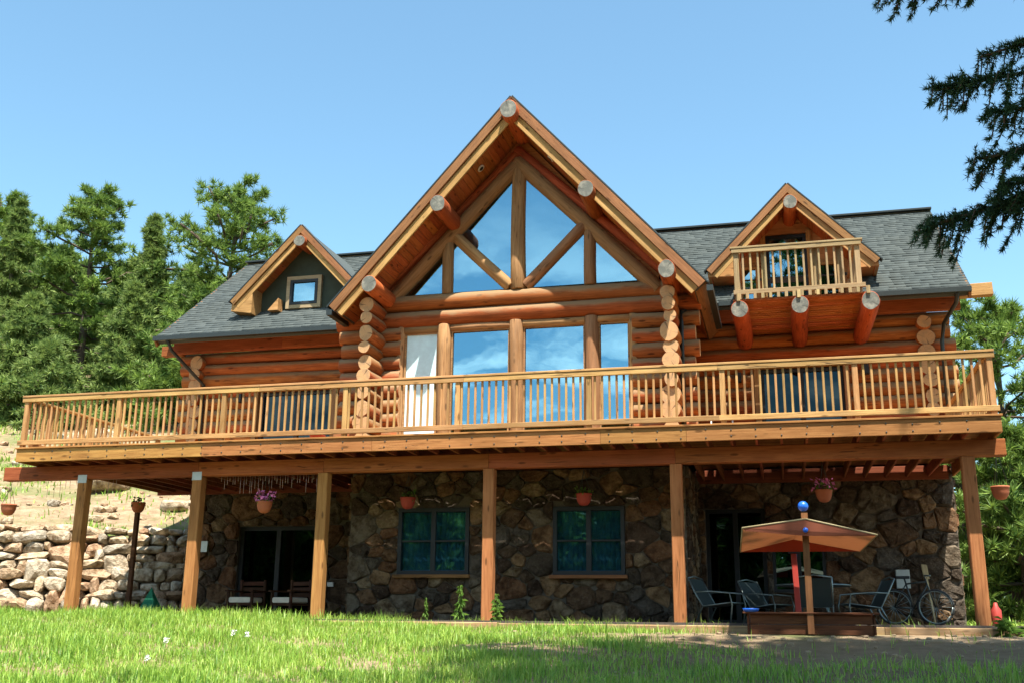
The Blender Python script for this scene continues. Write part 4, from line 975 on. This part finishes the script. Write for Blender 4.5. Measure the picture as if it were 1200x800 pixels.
def rock(sx, sy, sz, seed, m_=STN2, hi=False, box_=0.5):
    q_ = random.Random(seed); V, F = ICO3 if hi else ICO2; out_ = []
    pl = [(Vector((q_.gauss(0, 1), q_.gauss(0, 1), q_.gauss(0, 1))).normalized(), q_.uniform(.58, .95)) for _ in range(10)]
    for p in V:
        a = Vector((math.copysign(abs(p.x) ** box_, p.x), math.copysign(abs(p.y) ** box_, p.y), math.copysign(abs(p.z) ** box_, p.z)))
        for n_, d in pl:
            e = a.dot(n_) - d * 1.12
            if e > 0: a = a - n_ * e * 0.85
        a *= 1 + q_.uniform(-.03, .03); out_.append((a.x * sx / 2, a.y * sy / 2, a.z * sz / 2))
    return mk('stone', out_, F, m_, hi)
ret = thing('retaining_wall', 'dry stacked wall of pale boulders holding the sandy slope left of the house', 'stone wall', (WL0[0], WL0[1], 0))
q = random.Random(31); zc = 0.08; level = 0; nst = 0
Lw = np.linalg.norm(WL1 - WL0)
while zc < 1.95:
    hh = q.uniform(0.17, 0.27) if level else 0.30
    s_ = q.uniform(-0.25, 0.1)
    while s_ < Lw + 0.6:
        wv = q.choice((q.uniform(0.2, 0.35), q.uniform(.3, .5), q.uniform(.4, .8)))
        big_ = q.random() < 0.08
        h2 = hh * q.uniform(0.75, 1.3) * (1.9 if big_ else 1)
        c = WL0 + wd * (s_ + wv / 2) + wn * (0.02 + 0.36 * zc + q.uniform(-.05, .05))
        if c[0] < -9.95 or zc < 10:
            ang = math.atan2(wd[1], wd[0]) + q.uniform(-.12, .12)
            M = T(c[0], c[1], zc + hh / 2 + q.uniform(-.02, .02)) @ Matrix.Rotation(ang, 4, 'Z') @ Matrix.Rotation(q.uniform(-.14, .14), 4, 'Y') @ Matrix.Rotation(q.uniform(-.18, .18), 4, 'X')
            link('stone', rock(wv * 1.14, 0.62, h2 * 1.22, nst + 500), M, ret); nst += 1
        s_ += wv * 0.97
    zc += hh * 0.93; level += 1
for i, (x, y, s_, l) in enumerate(((-15.6, 8.6, 1.5, 'largest pale boulder on the sandy slope below the deck rail'), (-14.0, 9.6, 1.1, 'rounded boulder on the slope, right of the largest one'), (-17.4, 9.4, .9, 'dark edged rock at the left of the slope boulders'), (-12.7, 7.8, .7, 'low rock in the grass above the retaining wall, nearest the house'),
        (-13.3, 12.4, 1.4, 'grey rock high on the slope seen between the balusters'), (-19.5, 13.2, 1.6, 'broad grey rock under the left pines at the picture edge'))):
    thing('boulder', l, 'boulder', (x, y, float(ground_z(x, y)) + s_ * .12), q.uniform(0, 3), data=rock(s_ * 1.2, s_, s_ * .62, 900 + i, STN2, True, .8))

V = []; F = []
for i in range(150):
    x = q.uniform(-24, -10.8); y = q.uniform(3.5, 14)
    if (x - WL0[0]) * wn[0] + (y - WL0[1]) * wn[1] < 1.0: continue
    sz = q.choice((.08, .12, .16, .28)); me = rock(sz * 1.4, sz * 1.1, sz * .8, 2000 + i); o_ = len(V); z = float(ground_z(x, y))
    V += [(v.co.x + x, v.co.y + y, v.co.z + z + sz * .15) for v in me.vertices]; F += [[k + o_ for k in p.vertices] for p in me.polygons]; bpy.data.meshes.remove(me)
link('scree', mk('scree', V, F, STN2), kind='stuff')
V = []; F = []                                                     # clods and pebbles on the bare bank
for i in range(420):
    x = q.uniform(-1.5, 8.5); y = -1.0 - 5.2 * q.random() ** 1.3
    if 2.75 < x < 4.85 and y > -1.75: continue
    sz = q.choice((.015, .02, .03, .03, .04, .06)); me = rock(sz * 1.4, sz * 1.1, sz * .8, 4000 + i); o_ = len(V); z = float(ground_z(x, y))
    V += [(v.co.x + x, v.co.y + y, v.co.z + z + sz * .15) for v in me.vertices]; F += [[k + o_ for k in p.vertices] for p in me.polygons]; bpy.data.meshes.remove(me)
link('clods', mk('clods', V, F, CLOD), kind='stuff')

# ------------------------------------------------------------------ grass
def blades(n, seed, xr, yr, dens, hr, wdt, name, lean=0.55):
    g_ = np.random.RandomState(seed); x = g_.uniform(*xr, n); y = g_.uniform(*yr, n)
    keep = g_.uniform(size=n) < dens(x, y); x, y = x[keep], y[keep]; n = len(x); z = ground_z(x, y) - 0.02
    cl = 0.75 + 0.35 * np.sin(x * 2.3 + 1.1 * np.sin(y * 1.7)) * np.sin(y * 2.9 + 0.7)
    h = (hr[0] + (hr[1] - hr[0]) * g_.beta(2, 3, n)) * np.clip(cl, .45, 1.2); a = g_.uniform(0, 2 * np.pi, n); l = g_.normal(0.10, lean, n) * h; w_ = wdt * g_.uniform(.6, 1.4, n)
    d = np.stack([np.cos(a), np.sin(a), 0 * a], 1); sd_ = np.stack([-np.sin(a), np.cos(a), 0 * a], 1); b = np.stack([x, y, z], 1); u = np.array((0, 0, 1.0))
    p = [b - sd_ * w_[:, None] / 2, b + sd_ * w_[:, None] / 2]
    mpt = b + u * (h * .55)[:, None] + d * (l * .3)[:, None]; p += [mpt - sd_ * w_[:, None] * .4, mpt + sd_ * w_[:, None] * .4]
    p += [b + u * (h * (1 - .25 * np.minimum(np.abs(l) / h, 1)))[:, None] + d * l[:, None]]
    V = np.stack(p, 1).reshape(-1, 3); o_ = np.arange(n)[:, None] * 5
    Tr = np.concatenate([o_ + np.array((0, 1, 3)), o_ + np.array((0, 3, 2)), o_ + np.array((2, 3, 4))])
    link(name, big(name, V, Tr, GRASS), kind='stuff')
def dens_lawn(x, y):
    edge = 0.5 - 0.28 * (y + 1.6)                 # lawn gives way to bare dirt towards the right
    d = sm(edge + 1.8, edge - 0.6, x + 0.8 * np.sin(y * 1.9) + 0.5 * rough(x * 2, y * 2))
    bare = np.maximum(sm(0.05, 0.40, rough(x * 1.4 + 5, y * 1.4)) * sm(-3.5, -1.0, x), 0.5 * sm(0.35, 0.7, rough(x * 2.2, y * 2.2 + 3)))
    right = 0.45 * sm(-4.3, -6.0, y + 0.6 * rough(x, y)) * sm(-1.0, 1.0, x)
    strip = 0.012
    return np.clip(np.maximum(d * (1 - 0.85 * bare), right) + strip, 0, 1) * (1 - 0.5 * sm(-0.85, -0.7, y) * 0)
blades(190000, 1, (-15.5, 9), (-8.6, -0.8), dens_lawn, (0.07, 0.30), 0.011, 'grass')
def dens_edge(x, y): return np.where(x < -4.2, 0.8, np.where(x < 1.2, 0.75 * (np.sin(x * 3.1) > -.3), 0.12))
blades(7000, 2, (-10.0, 6.6), (-0.52, -0.1), dens_edge, (0.16, 0.42), 0.012, 'patio_weeds')
def dens_hill(x, y): return np.clip(0.05 + 0.8 * sm(0.08, 0.45, rough(x * 1.2, y * 1.2)), 0, 1) * sm(-9.5, -11, x) * (((x - WL0[0]) * wn[0] + (y - WL0[1]) * wn[1]) > 0.95)
blades(60000, 3, (-30, -10.3), (1, 22), dens_hill, (0.10, 0.40), 0.035, 'hill_grass')
def dens_r(x, y): return np.clip(0.3 + sm(-.2, .3, rough(x, y)), 0, 1)
blades(9000, 4, (7.0, 20), (-1.0, 16), dens_r, (0.1, 0.4), 0.025, 'side_grass')
# seed heads
def puff(x, y, h, label):
    z = float(ground_z(x, y)); t_ = thing('dandelion', label, 'dandelion', (x, y, z), group='dandelion seed heads in the lawn')
    link('stem', tubem([(0, 0, 0), (.02, 0, h)], .004, BROAD, 5), T(x, y, z), t_); link('head', leaves_m(90, .03, (-.03, .03), .018, WHITE, int(x * 100) % 999), T(x + .02, y, z + h), t_)
for x, y, h, l in ((-3.9, -6.3, .30, 'tallest white dandelion head in the left lawn'), (-3.75, -6.9, .2, 'low white dandelion head nearest the camera in the left lawn'), (-3.6, -5.2, .30, 'white dandelion head farthest back, in front of the third deck post'), (-3.45, -5.1, .27, 'white dandelion head just right of the farthest one')):
    puff(x, y, h, l)
# tall weeds by the sill
def weed(x, y, h, label, seed, spread=.13, n=70, cat='weed', name='tall_weed'):
    z = float(ground_z(x, y)); t_ = thing(name, label, cat, (x, y, z)); g_ = np.random.RandomState(seed); V = []; Tr = []
    for i in range(n):
        s_ = g_.uniform(.05, 1); a = g_.uniform(0, 6.28); rr = spread * g_.uniform(.45, 1.15) * max(.1, 1.1 - s_) ** .55 ; c = np.array((0, 0, h * s_)); d = np.array((math.cos(a), math.sin(a), g_.uniform(-.5, .5))); l = max(.04, rr) * g_.uniform(.6, 1.2); w_ = l * .16
        sd_ = np.array((-math.sin(a), math.cos(a), 0)); o_ = len(V); V += [c, c + d * l * .5 + sd_ * w_ + np.array((0, 0, .02)), c + d * l + np.array((0, 0, -.03)), c + d * l * .5 - sd_ * w_ + np.array((0, 0, .02))]; Tr += [(o_, o_ + 1, o_ + 2), (o_, o_ + 2, o_ + 3)]
    link('stem', tubem([(0, 0, 0), (.01, 0, h * .5), (0, .01, h)], .009, BROAD, 6, .004), T(x, y, z), t_); link('leaves', big('leaves', V, Tr, BROAD), T(x, y, z), t_)
weed(-1.98, -0.3, .72, 'tall leafy weed just left of the fourth deck post', 1, .17, 110)
weed(-2.6, -0.3, .5, 'short thin weed under the left ground floor window', 2, .09)
weed(-1.33, -0.3, .58, 'bushy weed just right of the fourth deck post', 3, .2, 90)
for i, (x, y, l) in enumerate(((6.55, -0.9, 'leafy plant at the foot of the far right deck post'), (6.95, -0.85, 'broad leafy plant in the bottom right corner, left one of the pair'), (7.35, -0.7, 'broad leafy plant at the right picture edge, right one of the pair'))):
    weed(x, y, .26, l, 20 + i, .3, 80, 'plant', 'leafy_plant')
thing('red_canister', 'small red canister standing outside the far right deck post', 'canister', (6.70, 0.5, -0.05), data=lathe([(.07, 0), (.08, .03), (.08, .26), (.04, .32), (.025, .38)], REDM, 14))

# ------------------------------------------------------------------ trees
def foliage(cs, dirs, per, ln, wd_, g_, spread=0.9):
    n = len(cs); c = np.repeat(cs, per, 0); d = np.repeat(dirs, per, 0) + g_.normal(size=(n * per, 3)) * spread; d /= np.linalg.norm(d, axis=1)[:, None] + 1e-9
    s_ = np.cross(d, g_.normal(size=d.shape)); s_ /= np.linalg.norm(s_, axis=1)[:, None] + 1e-9
    l = ln * g_.uniform(.6, 1.3, (n * per, 1)); w_ = wd_ * g_.uniform(.7, 1.3, (n * per, 1)); c = c + d * l * .12
    V = np.stack([c - s_ * w_ * .5, c + s_ * w_ * .5, c + d * l], 1).reshape(-1, 3)
    return V, np.arange(len(V)).reshape(-1, 3)
def tree(kind, x, y, ztop, width, label, seed, zlow=0.15, m_=PINE, name=None, lean=0.0, dens=1.0, zb=None):
    g_ = np.random.RandomState(seed); zb = float(ground_z(x, y)) - .2 if zb is None else zb; H = ztop - zb; t_ = thing(name or kind, label, 'tree', (x, y, zb))
    W = T(x, y, zb); tr = 0.017 * H + .05; ph = g_.uniform(0, 6)
    tp = lambda s_: np.array((lean * s_ * H + .012 * H * math.sin(ph + 3 * s_), .012 * H * math.cos(ph * 2 + 3 * s_), s_ * H))
    segs = []; cs = []; ds = []
    if kind == 'pine_tree':
        nb_ = int(50 * dens)
        for i in range(nb_):
            s_ = zlow + (1 - zlow) * min(.99, (i // 5 * 5 + g_.uniform(-.6, .6)) / nb_ + .02); k = max(0, (s_ - zlow) / (1 - zlow))
            L_ = width * (0.45 + .75 * math.sin(math.pi * min(1, .18 + .72 * k)) ** .8) * (1 - .62 * k ** 2.2) * g_.uniform(.55, 1.15); a = i * 2.4 + g_.uniform(-.5, .5); el = -0.15 + 0.75 * k + g_.uniform(-.2, .2)
            p0 = tp(s_); dv = np.array((math.cos(a) * math.cos(el), math.sin(a) * math.cos(el), math.sin(el))); pts = [p0]
            for j in (1, 2, 3): pts.append(p0 + dv * L_ * j / 3 + np.array((0, 0, .10 * L_ * (j / 3) ** 2)) + g_.normal(size=3) * .05 * L_)
            segs.append((pts, .022 + .012 * L_))
            for j in range(int(8 + 19 * L_ / width)):
                u = 1.05 - .62 * g_.uniform() ** 1.4; b = p0 + dv * L_ * u + np.array((0, 0, .10 * L_ * u * u)) + g_.normal(size=3) * np.array((.17, .17, .055)) * L_ * .85
                cs.append(b); ds.append(dv * .5 + np.array((0, 0, .55)))
        for j in range(7): cs.append(tp(1 - .012 * j) + g_.normal(size=3) * .12); ds.append((0, 0, 1))
        V, F = foliage(np.array(cs), np.array(ds, float), 38, .30, .050, g_, .85)
    else:
        nb_ = int(125 * dens)
        for i in range(nb_):
            s_ = zlow + (1 - zlow) * min(.985, (i // 6 * 6 + g_.uniform(-.8, .8)) / nb_ + .02); k = max(0, (s_ - zlow) / (1 - zlow)); L_ = width * (1.03 - k) ** 1.05 * g_.uniform(.6, 1.2) + .08; a = i * 2.4 + g_.uniform(-.3, .3); el = -.30 + .6 * k
            p0 = tp(s_); dv = np.array((math.cos(a) * math.cos(el), math.sin(a) * math.cos(el), math.sin(el))); segs.append(([p0, p0 + dv * L_ * .5, p0 + dv * L_ + np.array((0, 0, .06 * L_))], .015 + .008 * L_))
            for j in range(int(5 + 9 * L_)):
                u = g_.uniform(.2, 1.02); b = p0 + dv * L_ * u + g_.normal(size=3) * np.array((.13, .13, .035)) * L_; cs.append(b); ds.append(dv * .8 + np.array((0, 0, .1)))
        cs.append(tp(1.0)); ds.append((0, 0, 1))
        V, F = foliage(np.array(cs), np.array(ds, float), 34, .26, .055, g_, .8)
    k_ = 9; pts = [tp(i / (k_ - 1)) for i in range(k_)]
    link('trunk', tubem([tuple(p) for p in pts], tr, BARK, 9, .03), W, t_)
    link('limbs', multi_tube([([tuple(p) for p in a], b) for a, b in segs], BARK, 4), W, t_, 'stuff')
    link('crown', big('crown', V, F, m_), W, t_)
    return t_
TR = [('pine_tree', -32.6, 22, 19.6, 2.4, 'dense pine cut by the left picture edge', .10, 1.2), ('fir_tree', -30.6, 21, 19.0, 2.2, 'slim fir with a pointed tip at the far left', .03, 1.0), ('pine_tree', -27.2, 22, 19.4, 2.2, 'open topped pine with a long bough reaching left', .22, 1.0),
      ('fir_tree', -24.6, 23, 18.4, 2.2, 'pointed bright green fir between the two open pines', .03, 1.1), ('pine_tree', -20.6, 23, 19.5, 2.9, 'tall spreading pine above the left roof slope', .2, 1.15),
      ('fir_tree', -22.6, 19, 13.6, 2.5, 'young fir below the tall spreading pine', .02, 1.0), ('fir_tree', -26.4, 17.5, 12.9, 2.7, 'low fir in front of the open topped pine', .02, 1.0), ('fir_tree', -29.3, 18, 13.8, 2.7, 'lower bushy fir near the left picture edge', .02, 1.0),
      ('pine_tree', -19.2, 18.5, 11.2, 2.4, 'short bushy pine against the left house corner', .05, 1.0), ('fir_tree', -23.6, 15.5, 10.2, 2.2, 'smallest fir, just above the left deck railing', .02, .9), ('pine_tree', -27.3, 13.5, 10.2, 2.2, 'small pine right at the deck corner on the left', .08, .9),
      ('pine_tree', 11.3, 22, 11.3, 3.2, 'pine rising behind the right house corner', .12, 1.2), ('pine_tree', 10.2, 15.5, 5.4, 2.2, 'low pine behind the far right deck post', .04, 1.0), ('pine_tree', 13.4, 20, 7.6, 2.8, 'wide pine at the right picture edge, left of the sky gap', .06, 1.1),
      ('fir_tree', 11.9, 13, 4.4, 2.0, 'small fir by the right picture edge', .02, 1.0), ('pine_tree', 9.0, 18, 7.8, 2.0, 'slim pine touching the right house wall', .06, 1.0), ('fir_tree', 15.2, 26, 8.5, 3.0, 'dark fir farthest back on the right', .02, 1.0)]
for i, (k, x, y, zt, w_, l, zl, dn) in enumerate(TR): tree(k, x, y, zt, w_, l, 40 + i, zl, PINE if k == 'pine_tree' else FIR, dens=dn)
# far wood closing the view behind
def wood_mass(name, pts, m_, seed):
    g_ = np.random.RandomState(seed); cs = []; ds = []
    for x, y, h, w_ in pts:
        zb = float(ground_z(x, y))
        for i in range(int(170 if h < 8 else 330)):
            s_ = g_.uniform(0, 1); r_ = w_ * (1.05 - s_) * math.sqrt(g_.uniform()); a = g_.uniform(0, 6.28); cs.append((x + r_ * math.cos(a), y + r_ * math.sin(a), zb + s_ * h)); ds.append((math.cos(a) * .5, math.sin(a) * .5, .3))
    V, F = foliage(np.array(cs), np.array(ds), 14, .55 if pts[0][2] < 8 else .8, .16 if pts[0][2] < 8 else .26, g_, .7); link(name, big(name, V, F, m_), kind='stuff')
g_ = np.random.RandomState(8)
wood_mass('far_wood', [(g_.uniform(-48, -19), g_.uniform(27, 40), g_.uniform(4, 6.5), 2.8) for _ in range(38)], FIR, 1)
wood_mass('side_wood', [(g_.uniform(10, 34), g_.uniform(28, 46), g_.uniform(3, 5.5), 3.0) for _ in range(30)], PINE, 2)

wood_mass('sky_blocking_wood', [(-52 + i * 0.95 + g_.uniform(-1, 1), g_.uniform(-48, -40), g_.uniform(10.5, 14.5), 4.0) for i in range(115)], PINE, 3)  # unseen tree belt behind the camera, sized to block low sky light
# tall spruce standing right of the camera: only its bough tips reach into the picture
sp = thing('spruce_tree', 'dark spruce whose drooping boughs hang into the top right corner', 'tree', (9.3, -9.0, -1.0))
g_ = np.random.RandomState(77); BS = T(9.3, -9.0, -1.0); base = np.array((9.3, -9.0, -1.0))
link('trunk', tubem([(0, 0, -.3), (.1, 0, 5), (0, .1, 11), (0, 0, 17)], .3, BARK, 12, .04), BS, sp)
fine_c, fine_d, segs, cc, cdv = [], [], [], [], []
def bough(p0, p1, sag, drop, n, w_):
    p0 = np.array(p0); p1 = np.array(p1); L_ = np.linalg.norm(p1 - p0); f = lambda u: p0 + (p1 - p0) * u + np.array((0, 0, -sag * 4 * u * (1 - u))); segs.append(([f(u) - base for u in np.linspace(0, 1, 8)], .005 + .0022 * L_))
    ax = (p1 - p0) / L_; sd_ = np.cross(ax, (0, 0, 1)); sd_ /= np.linalg.norm(sd_)
    for i in range(n):
        u = 1 - (i / n) ** 1.2 * .75; c = f(u); s_ = g_.choice((-1, 1)); l = w_ * (.35 + .65 * min(1, (1 - u) * 5 + .25)) * g_.uniform(.35, 1.2)
        d = ax * g_.uniform(.3, .8) + sd_ * s_ * g_.uniform(.25, 1) + np.array((0, 0, -drop * g_.uniform(.05, .95))); d /= np.linalg.norm(d); mid = c + d * l * .5 + np.array((0, 0, .05)); tip = c + d * l + np.array((0, 0, -.10 * drop))
        segs.append(([c - base, mid - base, tip - base], .006))
        for v_ in np.linspace(.08, 1, max(3, int(l / .03))):
            pt = (c * (1 - v_) ** 2 + 2 * mid * v_ * (1 - v_) + tip * v_ * v_) if True else c; fine_c.append(pt - base); fine_d.append(d * .75)
            if g_.uniform() < .45:
                e_ = d * .6 + sd_ * g_.normal() * .6 + np.array((0, 0, g_.normal() * .3 - .15))
                for k_ in (.03, .06, .09, .12): fine_c.append(pt + e_ * k_ * (1.2 - .6 * v_) - base); fine_d.append(e_)
    for u in np.linspace(.25, 1, int(L_ / .010)):
        fine_c.append(f(u) - base + g_.normal(size=3) * np.array((.02, .03, .02)) + np.array((0, 0, .012))); fine_d.append(ax * .5 + np.array((0, 0, g_.uniform(-.3, .6))) + sd_ * g_.normal() * .5)
    for i in range(n):                                            # short side sprays that keep the bough full above its axis
        u = g_.uniform(.3, 1); c = f(u); d = ax * g_.uniform(.5, 1) + sd_ * g_.choice((-1, 1)) * g_.uniform(.4, 1) + np.array((0, 0, g_.uniform(-.35, .25))); d /= np.linalg.norm(d); l = w_ * g_.uniform(.3, .85)
        for v_ in np.arange(.02, l, .022): fine_c.append(c + d * v_ + np.array((0, 0, -.35 * v_ * v_ / l)) - base); fine_d.append(d * .75)
for p0, p1, sag, drop, n, w_ in (((9.3, -9, 3.9), (4.86, -8.95, 3.30), -.14, 1.0, 60, .42), ((9.3, -9, 4.8), (5.02, -9.0, 4.56), -.08, 1.1, 46, .34), ((9.3, -9.2, 4.3), (5.30, -9.1, 3.82), -.03, .8, 40, .36), ((9.3, -9, 5.8), (4.70, -9.0, 5.60), -.05, .5, 54, .28),
                                 ((9.3, -9.1, 4.5), (5.40, -9.3, 4.15), 0, .9, 44, .34), ((9.3, -9.1, 5.5), (5.46, -8.8, 4.95), -.06, .9, 30, .25), ((9.3, -9.1, 5.9), (5.25, -9.2, 5.52), -.06, .7, 40, .28), ((9.3, -9, 4.1), (5.45, -9.1, 3.55), 0, .8, 44, .30)):
    bough(p0, p1, sag, drop, n, w_)
link('boughs', multi_tube([([tuple(p) for p in a], b) for a, b in segs], BARK, 4), BS, sp, 'stuff')
V, F = foliage(np.array(fine_c), np.array(fine_d), 12, .055, .010, g_, .62); link('bough_needles', big('bough_needles', V, F, SPRUCE), BS, sp)
for i in range(260):
    s_ = g_.uniform(.52, .93); L_ = 3.9 * (1.08 - s_) / .68 * g_.uniform(.7, 1.05); a = g_.uniform(0, 6.28)
    for j in range(12): u = g_.uniform(.1, 1); cc.append((math.cos(a) * L_ * u + g_.normal() * .15, math.sin(a) * L_ * u + g_.normal() * .15, 17.0 * s_ - .25 * L_ * u)); cdv.append((math.cos(a), math.sin(a), -.3))
V, F = foliage(np.array(cc), np.array(cdv), 12, .42, .10, g_, .6); link('crown', big('crown', V, F, SPRUCE), BS, sp)
# its taller neighbour, wholly outside the frame, whose shade lies on the dirt at the lower right
for x, y, zt, w_, sd_, l in ((7.3, -12.6, 19.4, 4.8, 5, 'tall pine standing to the right of the viewpoint'), (11.4, -12.2, 18.4, 4.6, 6, 'broad pine beyond the spruce on the right')):
    tree('pine_tree', x, y, zt, w_, l, sd_, .55, PINE, dens=2.8)
